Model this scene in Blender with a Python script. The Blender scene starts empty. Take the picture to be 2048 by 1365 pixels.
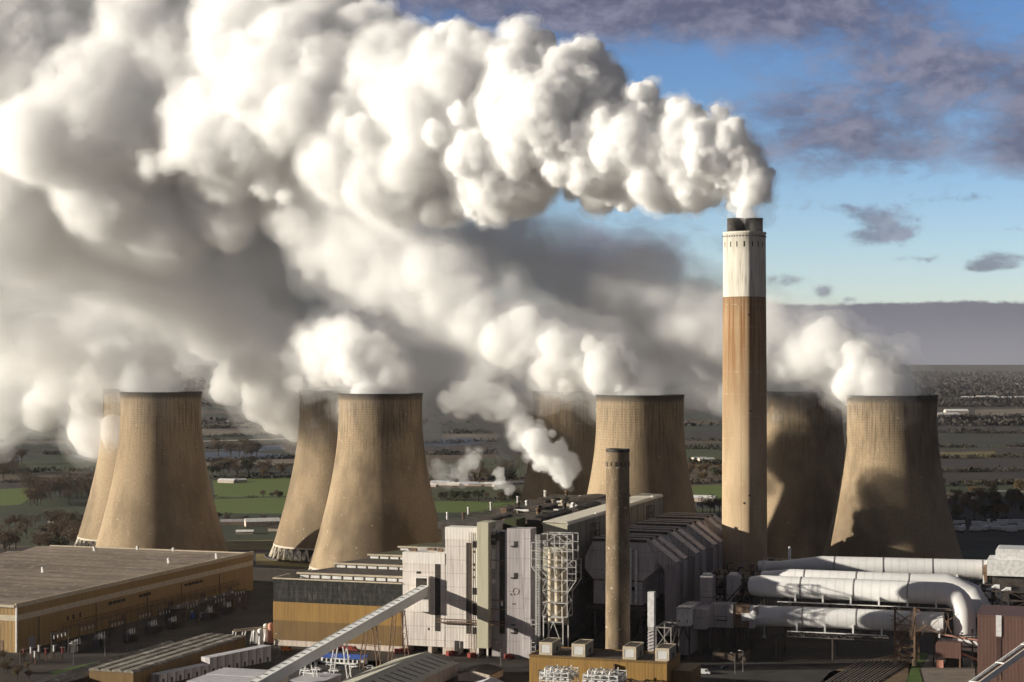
import bpy, bmesh, math, random
import numpy as np
from mathutils import Vector, Matrix

# ------------------------------------------------------------------ camera, sky, sun, exposure
sc = bpy.context.scene
C = sc.collection
F, HC, YH = 3600.0, 134.5, 722.0            # focal length in photo pixels, eye height, horizon row
cam = bpy.data.cameras.new('camera')
cam_ob = bpy.data.objects.new('camera', cam)
C.objects.link(cam_ob)
sc.camera = cam_ob
cam_ob.location = (0, 0, HC)
cam_ob.rotation_euler = (math.pi / 2, 0, 0)
cam.lens = 36 * F / 2048
cam.shift_y = (YH - 682.5) / 2048
cam.clip_start, cam.clip_end = 1.0, 80000.0

SUN_EL, SUN_AZ = math.radians(12.5), math.radians(-94.5)   # azimuth from +Y towards +X
SKY = 0.085
world = bpy.data.worlds.new('World')
sc.world = world
world.use_nodes = True
wn = world.node_tree
bgn = wn.nodes['Background']
bgn.inputs[1].default_value = SKY


def N(t, kind, **kw):
    n = t.nodes.new(kind)
    for k, v in kw.items():
        setattr(n, k, v)
    return n


def M(t, op, a, b=None, c=None, clamp=False):
    n = t.nodes.new('ShaderNodeMath')
    n.operation = op
    n.use_clamp = clamp
    for i, v in enumerate((a, b, c)):
        if v is None:
            continue
        if isinstance(v, (int, float)):
            n.inputs[i].default_value = v
        else:
            t.links.new(v, n.inputs[i])
    return n.outputs[0]


def SS(t, x, lo, hi):
    n = t.nodes.new('ShaderNodeMapRange')
    n.interpolation_type = 'SMOOTHSTEP'
    t.links.new(x, n.inputs[0])
    n.inputs[1].default_value, n.inputs[2].default_value = lo, hi
    return n.outputs[0]


def MIX(t, fac, a, b, mode='MIX'):
    n = t.nodes.new('ShaderNodeMix')
    n.data_type, n.blend_type = 'RGBA', mode
    for sock, v in ((n.inputs[0], fac), (n.inputs[6], a), (n.inputs[7], b)):
        if isinstance(v, (int, float)):
            sock.default_value = v
        elif isinstance(v, tuple):
            sock.default_value = (*v, 1)
        else:
            t.links.new(v, sock)
    return n.outputs[2]


sky = N(wn, 'ShaderNodeTexSky', sky_type='NISHITA', sun_disc=False)
sky.sun_elevation, sky.sun_rotation = SUN_EL, SUN_AZ
sky.air_density, sky.dust_density, sky.ozone_density = 1.0, 0.0, 4.0
geo = N(wn, 'ShaderNodeTexCoord')
sp = N(wn, 'ShaderNodeSeparateXYZ')
wn.links.new(geo.outputs['Generated'], sp.inputs[0])
sx, sy, sz = sp.outputs
AZN = M(wn, 'ARCTAN2', sx, sy)                                     # bearing, radians
ELN = M(wn, 'DIVIDE', sz, M(wn, 'SQRT', M(wn, 'ADD', M(wn, 'MULTIPLY', sx, sx), M(wn, 'MULTIPLY', sy, sy))))
cv = N(wn, 'ShaderNodeCombineXYZ')
wn.links.new(AZN, cv.inputs[0])
wn.links.new(M(wn, 'MULTIPLY', ELN, 1.7), cv.inputs[1])
wp = N(wn, 'ShaderNodeTexNoise')
wp.inputs['Scale'].default_value = 14
wp.inputs['Detail'].default_value = 4
wn.links.new(cv.outputs[0], wp.inputs['Vector'])
wsub = N(wn, 'ShaderNodeVectorMath', operation='SUBTRACT')
wn.links.new(wp.outputs['Color'], wsub.inputs[0])
wsub.inputs[1].default_value = (.5, .5, .5)
wmul = N(wn, 'ShaderNodeVectorMath', operation='MULTIPLY_ADD')
wn.links.new(wsub.outputs[0], wmul.inputs[0])
wmul.inputs[1].default_value = (.035, .03, .02)
wn.links.new(cv.outputs[0], wmul.inputs[2])


def wnoise(scale, detail, rough, off):
    n = N(wn, 'ShaderNodeTexNoise')
    mp = N(wn, 'ShaderNodeMapping')
    mp.inputs['Location'].default_value = (off, off * .7, off * 1.3)
    wn.links.new(wmul.outputs[0], mp.inputs[0])
    wn.links.new(mp.outputs[0], n.inputs['Vector'])
    n.inputs['Scale'].default_value = scale
    n.inputs['Detail'].default_value = detail
    n.inputs['Roughness'].default_value = rough
    return n.outputs[0]


# cloud masses by bearing and elevation (radians): bearing, elevation, half width, half height, weight
SMALL = [(.203, .078, .020, .008, 1.0), (.212, .069, .013, .006, 1.0), (.194, .066, .012, .005, .9), (.264, .054, .015, .006, 1.1), (.252, .050, .010, .003, .8), (.151, .044, .013, .005, 1.1),
         (.172, .038, .007, .004, 1.1), (.225, .055, .020, .003, .7), (.186, .033, .006, .003, .9), (.245, .088, .03, .004, .6), (.165, .085, .03, .005, .6), (.27, .07, .02, .003, .6), (.13, .078, .012, .005, .8)]
CLOUDS = [(.15, .190, .11, .020, .72), (.0, .21, .20, .034, 1.0), (.295, .130, .030, .034, .95), (.232, .158, .05, .020, .68), (.175, .132, .075, .024, .74),
          (.05, .052, .075, .034, .95), (.215, .108, .12, .022, .45), 
          (-.35, .2, .25, .05, .4), (.5, .16, .1, .05, .5)]
def blobs(lst):
    tot = None
    for (a, e, w, h, s) in lst:
        da = M(wn, 'DIVIDE', M(wn, 'SUBTRACT', AZN, a), w)
        de = M(wn, 'DIVIDE', M(wn, 'SUBTRACT', ELN, e), h)
        d2 = M(wn, 'ADD', M(wn, 'MULTIPLY', da, da), M(wn, 'MULTIPLY', de, de))
        g = M(wn, 'MULTIPLY', M(wn, 'POWER', 2.718, M(wn, 'MULTIPLY', d2, -1.0)), s)
        tot = g if tot is None else M(wn, 'ADD', tot, g)
    return tot


tot = blobs(CLOUDS)
n1 = wnoise(17, 8, .6, 3.1)
n2 = wnoise(44, 8, .62, 8.4)
n3 = wnoise(120, 6, .6, 1.7)
nz = M(wn, 'ADD', M(wn, 'MULTIPLY', n3, .16), M(wn, 'ADD', M(wn, 'MULTIPLY', n1, .48), M(wn, 'MULTIPLY', n2, .36)))
far = M(wn, 'MAXIMUM', SS(wn, M(wn, 'ABSOLUTE', AZN), .40, .75), SS(wn, ELN, .26, .42))                      # unseen cloud cover added outside the view to hold ambient light low and neutral
tot = M(wn, 'ADD', tot, M(wn, 'MULTIPLY', far, 1.3))
mask = SS(wn, M(wn, 'ADD', tot, M(wn, 'MULTIPLY', M(wn, 'SUBTRACT', nz, .5), 2.2)), .32, .98)
nf = M(wn, 'ADD', M(wn, 'MULTIPLY', wnoise(75, 8, .62, 2.2), .6), M(wn, 'MULTIPLY', n3, .4))
msmall = SS(wn, M(wn, 'ADD', blobs(SMALL), M(wn, 'MULTIPLY', M(wn, 'SUBTRACT', nf, .5), 2.6)), .38, 1.2)
mask = M(wn, 'MAXIMUM', mask, M(wn, 'MULTIPLY', msmall, .82))
edge = M(wn, 'ADD', .0312, M(wn, 'ADD', M(wn, 'MULTIPLY', M(wn, 'SUBTRACT', wnoise(26, 3, .5, 5.0), .5), .003), M(wn, 'MULTIPLY', M(wn, 'SUBTRACT', wnoise(130, 7, .65, 9.0), .5), .006)))
bank = M(wn, 'SUBTRACT', 1.0, SS(wn, M(wn, 'SUBTRACT', ELN, edge), -.0012, .0014))
hi_band = SS(wn, ELN, .02, .2)
skyc = MIX(wn, 1.0, sky.outputs[0], MIX(wn, hi_band, (1.5, 1.4, 1.55), (.80, .87, 1.10)), 'MULTIPLY')
k = 1.0 / SKY
cl_hi = MIX(wn, SS(wn, n2, .35, .68), tuple(c * k for c in (.075, .074, .115)), tuple(c * k for c in (.165, .163, .215)))
cl_far = MIX(wn, n2, tuple(c * k for c in (.036, .032, .030)), tuple(c * k for c in (.080, .071, .066)))
cl_hi = MIX(wn, far, cl_hi, cl_far)
bank_c = MIX(wn, SS(wn, ELN, .0, .032), tuple(c * k for c in (.15, .15, .175)), tuple(c * k for c in (.088, .084, .115)))
col = MIX(wn, M(wn, 'MULTIPLY', mask, .9), skyc, cl_hi)
col = MIX(wn, M(wn, 'MULTIPLY', bank, .96), col, bank_c)
wn.links.new(col, bgn.inputs[0])

sun = bpy.data.lights.new('sun', 'SUN')
sun_ob = bpy.data.objects.new('sun', sun)
C.objects.link(sun_ob)
sun.energy, sun.angle, sun.color = 5.0, math.radians(.5), (1.0, .925, .79)
sd = Vector((math.sin(SUN_AZ) * math.cos(SUN_EL), math.cos(SUN_AZ) * math.cos(SUN_EL), math.sin(SUN_EL)))
sun_ob.rotation_euler = sd.to_track_quat('Z', 'Y').to_euler()

vs = sc.view_settings
vs.view_transform, vs.look, vs.exposure, vs.gamma = 'Standard', 'None', 0.64, 1.0
cy = sc.cycles
cy.max_bounces, cy.volume_bounces, cy.diffuse_bounces, cy.glossy_bounces = 34, 26, 3, 2
cy.transparent_max_bounces = 24
cy.use_denoising = True
cy.use_adaptive_sampling, cy.adaptive_threshold = True, .06

# ------------------------------------------------------------------ helpers
R0 = random.Random(11)
ROT = math.radians(-18.5)                     # the works stands on a grid turned 18.5 degrees
CG, SG = math.cos(ROT), -math.sin(ROT)
OX, OY = -50.5, 830.6                         # foot of the white tower block's left corner
ORG = {}


def site(b, a, z=0.0):                        # works grid (b across, a away) to world
    return Vector((OX + CG * b + SG * a, OY - SG * b + CG * a, z))


def unsite(X, Y):
    dx, dy = X - OX, Y - OY
    return dx * CG - dy * SG, dx * SG + dy * CG


def bat(px, a):                               # grid b of photo column px on the line a
    t = (px - 1024) / F
    return (t * (OY + CG * a) - OX - SG * a) / (CG + SG * t)


def zat(py, b, a):                            # height of photo row py at grid point (b, a)
    return HC - (py - YH) * (OY - SG * b + CG * a) / F


def pix(px, py, Y):
    return Vector(((px - 1024) * Y / F, Y, HC - (py - YH) * Y / F))


def gnd(px, py, z=0.0):
    k = (py - YH) / (HC - z)
    return Vector(((px - 1024) / k, F / k, z))


class MB:
    def __init__(s):
        s.v, s.f, s.sm = [], [], []

    def add(s, vs_, fs, smooth=False):
        o = len(s.v)
        s.v += [tuple(p) for p in vs_]
        s.f += [tuple(i + o for i in q) for q in fs]
        s.sm += [smooth] * len(fs)
        return s

    def box(s, x0, x1, y0, y1, z0, z1):
        return s.add([(x0, y0, z0), (x1, y0, z0), (x1, y1, z0), (x0, y1, z0), (x0, y0, z1), (x1, y0, z1), (x1, y1, z1), (x0, y1, z1)],
                     [(0, 3, 2, 1), (4, 5, 6, 7), (0, 1, 5, 4), (1, 2, 6, 5), (2, 3, 7, 6), (3, 0, 4, 7)])

    def hexa(s, lo, hi):                      # two quads (lists of 4 points) to a closed solid
        return s.add(list(lo) + list(hi), [(0, 3, 2, 1), (4, 5, 6, 7), (0, 1, 5, 4), (1, 2, 6, 5), (2, 3, 7, 6), (3, 0, 4, 7)])

    def beam(s, p, q, w, h=None):
        p, q = Vector(p), Vector(q)
        h = h or w
        d = (q - p).normalized()
        up = Vector((0, 0, 1)) if abs(d.z) < .95 else Vector((0, 1, 0))
        x = d.cross(up).normalized() * w / 2
        y = x.cross(d).normalized() * h / 2
        return s.hexa([p - x - y, p + x - y, p + x + y, p - x + y], [q - x - y, q + x - y, q + x + y, q - x + y])

    def tube(s, pts, rad, n=14, caps=True):
        pts = [Vector(p) for p in pts]
        if not isinstance(rad, (list, tuple)):
            rad = [rad] * len(pts)
        rings = []
        for i, p in enumerate(pts):
            d = (pts[min(i + 1, len(pts) - 1)] - pts[max(i - 1, 0)]).normalized()
            up = Vector((0, 0, 1)) if abs(d.z) < .9 else Vector((0, -1, 0))
            if len(pts) > 2 and i and abs(d.z) >= .9:
                up = rings[-1][1]
            x = d.cross(up).normalized()
            y = x.cross(d).normalized()
            rings.append(([p + (x * math.cos(2 * math.pi * j / n) + y * math.sin(2 * math.pi * j / n)) * rad[i] for j in range(n)], y))
        vs_ = [q for r in rings for q in r[0]]
        fs = [(i * n + j, i * n + (j + 1) % n, (i + 1) * n + (j + 1) % n, (i + 1) * n + j) for i in range(len(pts) - 1) for j in range(n)]
        s.add(vs_, fs, True)
        if caps:
            s.add(rings[0][0], [tuple(range(n))])
            s.add(rings[-1][0], [tuple(range(n - 1, -1, -1))])
        return s

    def prism_y(s, poly, y0, y1):             # (x, z) outline pushed along y
        n = len(poly)
        vs_ = [(x, y0, z) for x, z in poly] + [(x, y1, z) for x, z in poly]
        return s.add(vs_, [tuple(range(n)), tuple(range(2 * n - 1, n - 1, -1))] + [(i, i + n, (i + 1) % n + n, (i + 1) % n) for i in range(n)])

    def prism_x(s, poly, x0, x1):             # (y, z) outline pushed along x
        n = len(poly)
        vs_ = [(x0, y, z) for y, z in poly] + [(x1, y, z) for y, z in poly]
        return s.add(vs_, [tuple(range(n - 1, -1, -1)), tuple(range(n, 2 * n))] + [(i, (i + 1) % n, (i + 1) % n + n, i + n) for i in range(n)])

    def lathe(s, prof, n, cx=0, cy=0, smooth=True):
        vs_ = [(cx + r * math.cos(2 * math.pi * j / n), cy + r * math.sin(2 * math.pi * j / n), z) for r, z in prof for j in range(n)]
        return s.add(vs_, [(i * n + j, i * n + (j + 1) % n, (i + 1) * n + (j + 1) % n, (i + 1) * n + j) for i in range(len(prof) - 1) for j in range(n)], smooth)

    def build(s, name, mat, parent=None, root=None, grid=True):
        """link as one mesh object; coordinates are grid coordinates when the thing stands on the grid"""
        r = root if root is not None else parent
        org = ORG.get(r.name if r is not None else None, Vector((0, 0, 0)))
        me = bpy.data.meshes.new(name)
        me.from_pydata([(x - org[0], y - org[1], z - org[2]) for x, y, z in s.v], [], s.f)
        me.polygons.foreach_set('use_smooth', s.sm)
        bm = bmesh.new()
        bm.from_mesh(me)
        bmesh.ops.recalc_face_normals(bm, faces=bm.faces)
        bm.to_mesh(me)
        bm.free()
        me.materials.append(mat)
        o = bpy.data.objects.new(name, me)
        C.objects.link(o)
        if parent is not None:
            o.parent = parent
            ORG[o.name] = org
        return o


def tag(o, label=None, cat=None, group=None, kind=None):
    for k_, v_ in (('label', label), ('category', cat), ('group', group), ('kind', kind)):
        if v_:
            o[k_] = v_
    return o


def thing(name, label, cat, b, a, z=0.0, group=None):           # a thing on the works grid
    o = bpy.data.objects.new(name, None)
    C.objects.link(o)
    o.location = site(b, a, z)
    o.rotation_euler = (0, 0, ROT)
    ORG[o.name] = Vector((b, a, z))
    return tag(o, label, cat, group)


def wthing(name, label, cat, p, rz=0.0, group=None):            # a thing with its own local frame
    o = bpy.data.objects.new(name, None)
    C.objects.link(o)
    o.location = p
    o.rotation_euler = (0, 0, rz)
    ORG[o.name] = Vector((0, 0, 0))
    return tag(o, label, cat, group)


def dup(root, loc=None, rz=None, label=None, group=None):
    r = root.copy()
    C.objects.link(r)
    if loc is not None:
        r.location = loc
    if rz is not None:
        r.rotation_euler = (0, 0, rz)
    if label:
        r['label'] = label
    if group:
        r['group'] = group
    for ch in list(root.children):
        c = ch.copy()
        C.objects.link(c)
        c.parent = r
        for g_ in list(ch.children):
            d = g_.copy()
            C.objects.link(d)
            d.parent = c
    return r


def single(mb, name, mat, label, cat, loc, rz=0.0, group=None):  # one-mesh thing, coordinates local to loc
    o = mb.build(name, mat)
    o.location = loc
    o.rotation_euler = (0, 0, rz)
    return tag(o, label, cat, group)


# ------------------------------------------------------------------ materials
def mat(name, c1, c2=None, scale=.2, rough=.8, bump=0.0, detail=6, stretch=(1, 1, 1), metal=0.0, lo=.35, hi=.65, spec=.3):
    m = bpy.data.materials.new(name)
    m.use_nodes = True
    t = m.node_tree
    p = t.nodes['Principled BSDF']
    p.inputs['Roughness'].default_value = rough
    p.inputs['Metallic'].default_value = metal
    p.inputs['Specular IOR Level'].default_value = spec
    p.inputs['Base Color'].default_value = (*c1, 1)
    if c2:
        tc = N(t, 'ShaderNodeTexCoord')
        mp = N(t, 'ShaderNodeMapping')
        mp.inputs['Scale'].default_value = stretch
        t.links.new(tc.outputs['Object'], mp.inputs[0])
        n = N(t, 'ShaderNodeTexNoise')
        n.inputs['Scale'].default_value = scale
        n.inputs['Detail'].default_value = detail
        n.inputs['Roughness'].default_value = .62
        t.links.new(mp.outputs[0], n.inputs['Vector'])
        f = SS(t, n.outputs[0], lo, hi)
        t.links.new(MIX(t, f, c1, c2), p.inputs['Base Color'])
        if bump:
            bn = N(t, 'ShaderNodeBump')
            bn.inputs['Strength'].default_value = bump
            bn.inputs['Distance'].default_value = 1.0
            t.links.new(n.outputs[0], bn.inputs['Height'])
            t.links.new(bn.outputs[0], p.inputs['Normal'])
    return m


def clad(name, c1, c2, pitch, axis='X', rough=.6, dirt=None, streak=.35, seam=0.0):
    """ribbed sheet cladding: ribs along one axis, weathering streaks that run down"""
    m = mat(name, c1, c2, .35, rough, 0, 6, (1, 1, .12), lo=.3, hi=.75)
    t = m.node_tree
    p = t.nodes['Principled BSDF']
    tc = N(t, 'ShaderNodeTexCoord')
    w = N(t, 'ShaderNodeTexWave', wave_type='BANDS', bands_direction=axis)
    w.inputs['Scale'].default_value = .314 / pitch
    t.links.new(tc.outputs['Object'], w.inputs['Vector'])
    bn = N(t, 'ShaderNodeBump')
    bn.inputs['Strength'].default_value = .16
    bn.inputs['Distance'].default_value = pitch * .12
    t.links.new(w.outputs['Fac'], bn.inputs['Height'])
    t.links.new(bn.outputs[0], p.inputs['Normal'])
    src = p.inputs['Base Color'].links[0].from_socket
    out = src
    if dirt:
        n = N(t, 'ShaderNodeTexNoise')
        mp = N(t, 'ShaderNodeMapping')
        mp.inputs['Scale'].default_value = (1.1, 1.1, .06)
        t.links.new(tc.outputs['Object'], mp.inputs[0])
        t.links.new(mp.outputs[0], n.inputs['Vector'])
        n.inputs['Scale'].default_value = 1.0
        n.inputs['Detail'].default_value = 5
        out = MIX(t, M(t, 'MULTIPLY', SS(t, n.outputs[0], .5, .75), streak), out, dirt)
    if seam:                                   # panel joints every few metres of height
        s3 = N(t, 'ShaderNodeSeparateXYZ')
        t.links.new(tc.outputs['Object'], s3.inputs[0])
        fz = M(t, 'FRACT', M(t, 'DIVIDE', s3.outputs[2], seam))
        fx = M(t, 'FRACT', M(t, 'DIVIDE', s3.outputs[0], seam * .9))
        ln = M(t, 'MAXIMUM', M(t, 'LESS_THAN', fz, .035), M(t, 'LESS_THAN', fx, .03))
        out = MIX(t, M(t, 'MULTIPLY', ln, .38), out, (.10, .08, .07))
    t.links.new(out, p.inputs['Base Color'])
    return m


def tower_mat():
    m = mat('cooling_tower_concrete', (.345, .26, .165), (.185, .135, .083), .035, .88, 0, 9, (1, 1, .45), lo=.42, hi=.72)
    t = m.node_tree
    p = t.nodes['Principled BSDF']
    tc = N(t, 'ShaderNodeTexCoord')
    s3 = N(t, 'ShaderNodeSeparateXYZ')
    t.links.new(tc.outputs['Object'], s3.inputs[0])
    x, y, z = s3.outputs
    ang = M(t, 'ARCTAN2', y, x)
    ring = M(t, 'FRACT', M(t, 'DIVIDE', z, 1.5))
    rib = M(t, 'FRACT', M(t, 'MULTIPLY', ang, 60 / 6.28318))
    grid = M(t, 'MAXIMUM', M(t, 'LESS_THAN', ring, .2), M(t, 'LESS_THAN', rib, .16))
    cc = N(t, 'ShaderNodeCombineXYZ')
    t.links.new(M(t, 'MULTIPLY', ang, 26), cc.inputs[0])
    t.links.new(M(t, 'MULTIPLY', z, .55), cc.inputs[1])
    blk = N(t, 'ShaderNodeTexNoise')           # lifts and pours of concrete
    blk.inputs['Scale'].default_value = 1.0
    blk.inputs['Detail'].default_value = 4
    t.links.new(cc.outputs[0], blk.inputs['Vector'])
    st = N(t, 'ShaderNodeTexNoise')            # streaks running down
    cs = N(t, 'ShaderNodeCombineXYZ')
    t.links.new(M(t, 'MULTIPLY', ang, 22), cs.inputs[0])
    t.links.new(M(t, 'MULTIPLY', z, .045), cs.inputs[1])
    t.links.new(tc.outputs['Object'], cs.inputs[2]) if False else None
    st.inputs['Scale'].default_value = 1.0
    st.inputs['Detail'].default_value = 6
    st.inputs['Roughness'].default_value = .7
    t.links.new(cs.outputs[0], st.inputs['Vector'])
    src = p.inputs['Base Color'].links[0].from_socket
    oi = N(t, 'ShaderNodeObjectInfo')
    rnd = oi.outputs['Random']
    big = N(t, 'ShaderNodeTexNoise', noise_dimensions='4D')    # soot and damp patches, different on every tower
    big.inputs['Scale'].default_value = .03
    big.inputs['Detail'].default_value = 7
    big.inputs['Roughness'].default_value = .6
    mpb = N(t, 'ShaderNodeMapping')
    mpb.inputs['Scale'].default_value = (1, 1, .55)
    t.links.new(tc.outputs['Object'], mpb.inputs[0])
    t.links.new(mpb.outputs[0], big.inputs['Vector'])
    t.links.new(M(t, 'MULTIPLY', rnd, 37.0), big.inputs['W'])
    c = MIX(t, M(t, 'MULTIPLY', SS(t, big.outputs[0], .46, .66), M(t, 'ADD', .45, M(t, 'MULTIPLY', rnd, .45))), src, (.125, .092, .058))
    c = MIX(t, M(t, 'MULTIPLY', SS(t, blk.outputs[0], .45, .62), .32), c, (.20, .145, .085))
    up = SS(t, z, 58, 108)
    pt = M(t, 'ADD', .45, M(t, 'MULTIPLY', SS(t, big.outputs[0], .38, .6), .75))
    sw = M(t, 'MULTIPLY', M(t, 'MULTIPLY', M(t, 'ADD', .10, M(t, 'MULTIPLY', up, .9)), SS(t, st.outputs[0], .44, .62)), pt, clamp=True)
    c = MIX(t, M(t, 'MULTIPLY', sw, M(t, 'ADD', .6, M(t, 'MULTIPLY', M(t, 'MULTIPLY', grid, up), .4)), clamp=True), c, (.065, .05, .036))
    c = MIX(t, M(t, 'MULTIPLY', grid, M(t, 'ADD', .05, M(t, 'MULTIPLY', up, .26))), c, (.11, .08, .05))
    c = MIX(t, M(t, 'MULTIPLY', SS(t, z, 109.5, 112.5), .8), c, (.05, .04, .03))
    spk = N(t, 'ShaderNodeTexVoronoi')
    spk.inputs['Scale'].default_value = .14
    t.links.new(tc.outputs['Object'], spk.inputs['Vector'])
    c = MIX(t, M(t, 'MULTIPLY', M(t, 'LESS_THAN', spk.outputs['Distance'], .06), .6), c, (.62, .55, .42))
    t.links.new(c, p.inputs['Base Color'])
    bn = N(t, 'ShaderNodeBump')
    bn.inputs['Strength'].default_value = .2
    bn.inputs['Distance'].default_value = .2
    t.links.new(M(t, 'SUBTRACT', 1.0, grid), bn.inputs['Height'])
    t.links.new(bn.outputs[0], p.inputs['Normal'])
    return m


def roof_mat(name, c1, c2, c3, pitch, axis):
    m = mat(name, c1, c2, .06, .9, 0, 7, (1, 1, 1) if axis is None else ((.25, 1, 1) if axis == 'Y' else (1, .25, 1)))
    t = m.node_tree
    p = t.nodes['Principled BSDF']
    tc = N(t, 'ShaderNodeTexCoord')
    n = N(t, 'ShaderNodeTexNoise')
    n.inputs['Scale'].default_value = .22
    n.inputs['Detail'].default_value = 7
    n.inputs['Roughness'].default_value = .7
    t.links.new(tc.outputs['Object'], n.inputs['Vector'])
    src = p.inputs['Base Color'].links[0].from_socket
    c = MIX(t, M(t, 'MULTIPLY', SS(t, n.outputs[0], .5, .66), .8), src, c3)
    if axis:
        s3 = N(t, 'ShaderNodeSeparateXYZ')
        t.links.new(tc.outputs['Object'], s3.inputs[0])
        f = M(t, 'FRACT', M(t, 'DIVIDE', s3.outputs[0 if axis == 'X' else 1], pitch))
        c = MIX(t, M(t, 'MULTIPLY', M(t, 'LESS_THAN', f, .12), .5), c, (.02, .017, .014))
    t.links.new(c, p.inputs['Base Color'])
    return m


def steam_mat(name, dens, aniso=.25, tint=(1, 1, 1)):
    m = bpy.data.materials.new(name)
    m.use_nodes = True
    t = m.node_tree
    t.nodes.remove(t.nodes['Principled BSDF'])
    v = N(t, 'ShaderNodeVolumePrincipled')
    v.inputs['Color'].default_value = (*tint, 1)
    v.inputs['Density'].default_value = dens
    v.inputs['Anisotropy'].default_value = aniso
    t.links.new(v.outputs[0], t.nodes['Material Output'].inputs['Volume'])
    return m


MT = tower_mat()
CONC_LEG = mat('leg_concrete', (.6, .54, .45), (.46, .4, .32), .5)
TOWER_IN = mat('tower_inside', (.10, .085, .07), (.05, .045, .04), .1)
OCHRE = clad('ochre_cladding', (.33, .195, .055), (.26, .15, .045), 1.2, 'X', .55, (.12, .075, .03), .5)
OCHRE_DK = clad('brown_cladding', (.20, .122, .042), (.15, .09, .033), 1.2, 'X', .55, (.09, .055, .03), .4)
OCHRE_WH = clad('yellow_brown_wall', (.34, .22, .085), (.27, .17, .07), 2.0, 'X', .6, (.14, .09, .04), .5)
BAND = mat('pale_band', (.56, .48, .36), (.46, .39, .29), .4)
PALE = clad('pale_plinth', (.62, .53, .45), (.50, .42, .36), 2.5, 'X', .7, (.25, .18, .13), .5)
WHITE_C = clad('white_cladding', (.74, .68, .63), (.58, .53, .49), 1.5, 'X', .55, (.30, .24, .19), .5, 6.2)
WHITE_B = clad('clean_white_cladding', (.80, .76, .71), (.72, .67, .62), 1.5, 'X', .55, (.45, .38, .32), .4)
GREY_C = clad('grey_cladding', (.42, .385, .385), (.33, .305, .31), 1.5, 'X', .55, (.18, .15, .14), .5, 7.5)
BEIGE_C = clad('beige_ribbed_cladding', (.52, .49, .37), (.45, .42, .32), .9, 'X', .55, (.25, .22, .16), .35)
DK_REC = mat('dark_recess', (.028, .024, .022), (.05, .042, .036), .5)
GLAZE = mat('old_glazing', (.03, .03, .027), (.085, .08, .07), .45, .35, 0, 8, (1, 1, .5), lo=.45, hi=.7)
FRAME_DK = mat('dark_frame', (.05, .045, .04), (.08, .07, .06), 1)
MULL = mat('mullion_paint', (.06, .058, .05), (.10, .095, .085), 1)
ROOF_DK = roof_mat('dark_roof', (.062, .048, .038), (.085, .064, .05), (.045, .034, .028), 6, 'X')
ROOF_MOSS = roof_mat('mossy_roof', (.055, .055, .03), (.095, .085, .045), (.06, .085, .022), 9, 'Y')
ROOF_WH = roof_mat('warehouse_roof', (.25, .20, .155), (.13, .10, .08), (.33, .28, .225), 7.5, 'Y')
ROOF_SHED = roof_mat('shed_roof', (.30, .27, .22), (.16, .135, .11), (.55, .53, .50), 2.6, 'X')
ROOF_PALE = clad('pale_roof', (.47, .46, .38), (.38, .37, .31), 1.0, 'Y', .6, (.25, .23, .18), .4)
ROOF_LILAC = clad('lilac_roof', (.55, .54, .57), (.44, .43, .46), 1.0, 'X', .6, (.28, .26, .26), .4)
PH_ROOF = clad('cream_roof', (.78, .74, .62), (.68, .64, .53), 2.0, 'Y', .6, (.45, .41, .32), .35)
PH_SIDE = clad('olive_grey_cladding', (.26, .25, .21), (.19, .18, .15), 1.6, 'Y', .6, (.10, .09, .075), .4)
LILAC = clad('lilac_grey_steel', (.52, .48, .485), (.40, .365, .375), 1.8, 'X', .6, (.13, .10, .09), .7, 9)
LILAC_DK = clad('dark_lilac_steel', (.35, .315, .335), (.25, .22, .24), 1.8, 'Y', .6, (.09, .07, .065), .6)
RIB_ROOF = clad('ribbed_steel_roof', (.40, .36, .33), (.28, .245, .22), 1.3, 'X', .7, (.09, .07, .055), .5)
W_STEEL = mat('white_painted_steel', (.74, .74, .73), (.56, .55, .54), .6, .5)
D_STEEL = mat('dark_steel', (.040, .034, .03), (.075, .055, .042), .8, .65)
RUST = mat('rusty_steel', (.12, .075, .05), (.22, .14, .09), .7, .8)
PINK = mat('faded_red_steel', (.55, .27, .20), (.42, .2, .15), .7, .7)
LATTICE = mat('weathered_white_steel', (.56, .55, .53), (.40, .385, .37), .6, .6)
DUCT = mat('white_duct_sheet', (.74, .735, .73), (.60, .59, .59), .3, .5, 0, 7, (.3, 1, .25), spec=.4, lo=.45, hi=.8)
DUCT_SEAM = mat('duct_seam', (.66, .65, .64), (.5, .48, .46), .5)
DUCT_ST = mat('duct_stiffener', (.20, .19, .19), (.3, .29, .28), .8)
BROWN = clad('red_brown_cladding', (.135, .075, .06), (.11, .06, .05), 1.4, 'X', .6, (.07, .04, .032), .3)
CONC = mat('weathered_concrete', (.40, .33, .235), (.29, .235, .16), .12, .88, 0, 8, (1, 1, .35))
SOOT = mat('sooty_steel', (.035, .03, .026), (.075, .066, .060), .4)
LOUVRE = clad('white_louvre', (.82, .80, .76), (.5, .48, .45), .8, 'X', .5)
LOUVRE_W = mat('pale_sheet', (.82, .80, .77), (.66, .64, .62), .4)
CLEAN_W = mat('clean_white_sheet', (.86, .86, .85), (.76, .76, .75), .12, .5)
RAIL = mat('worn_rail', (.34, .31, .28), (.24, .2, .17), .3, .5)
BLUE = mat('blue_sheet', (.05, .12, .45), (.04, .09, .34), .4)
RED = mat('red_paint', (.24, .035, .025), (.17, .028, .02), .6)
ORANGE = mat('orange_paint', (.55, .17, .04), (.45, .13, .03), .6)
TYRE = mat('tyre_rubber', (.02, .02, .02))
CARGLASS = mat('car_glass', (.02, .025, .03), rough=.1, spec=.5)
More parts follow.
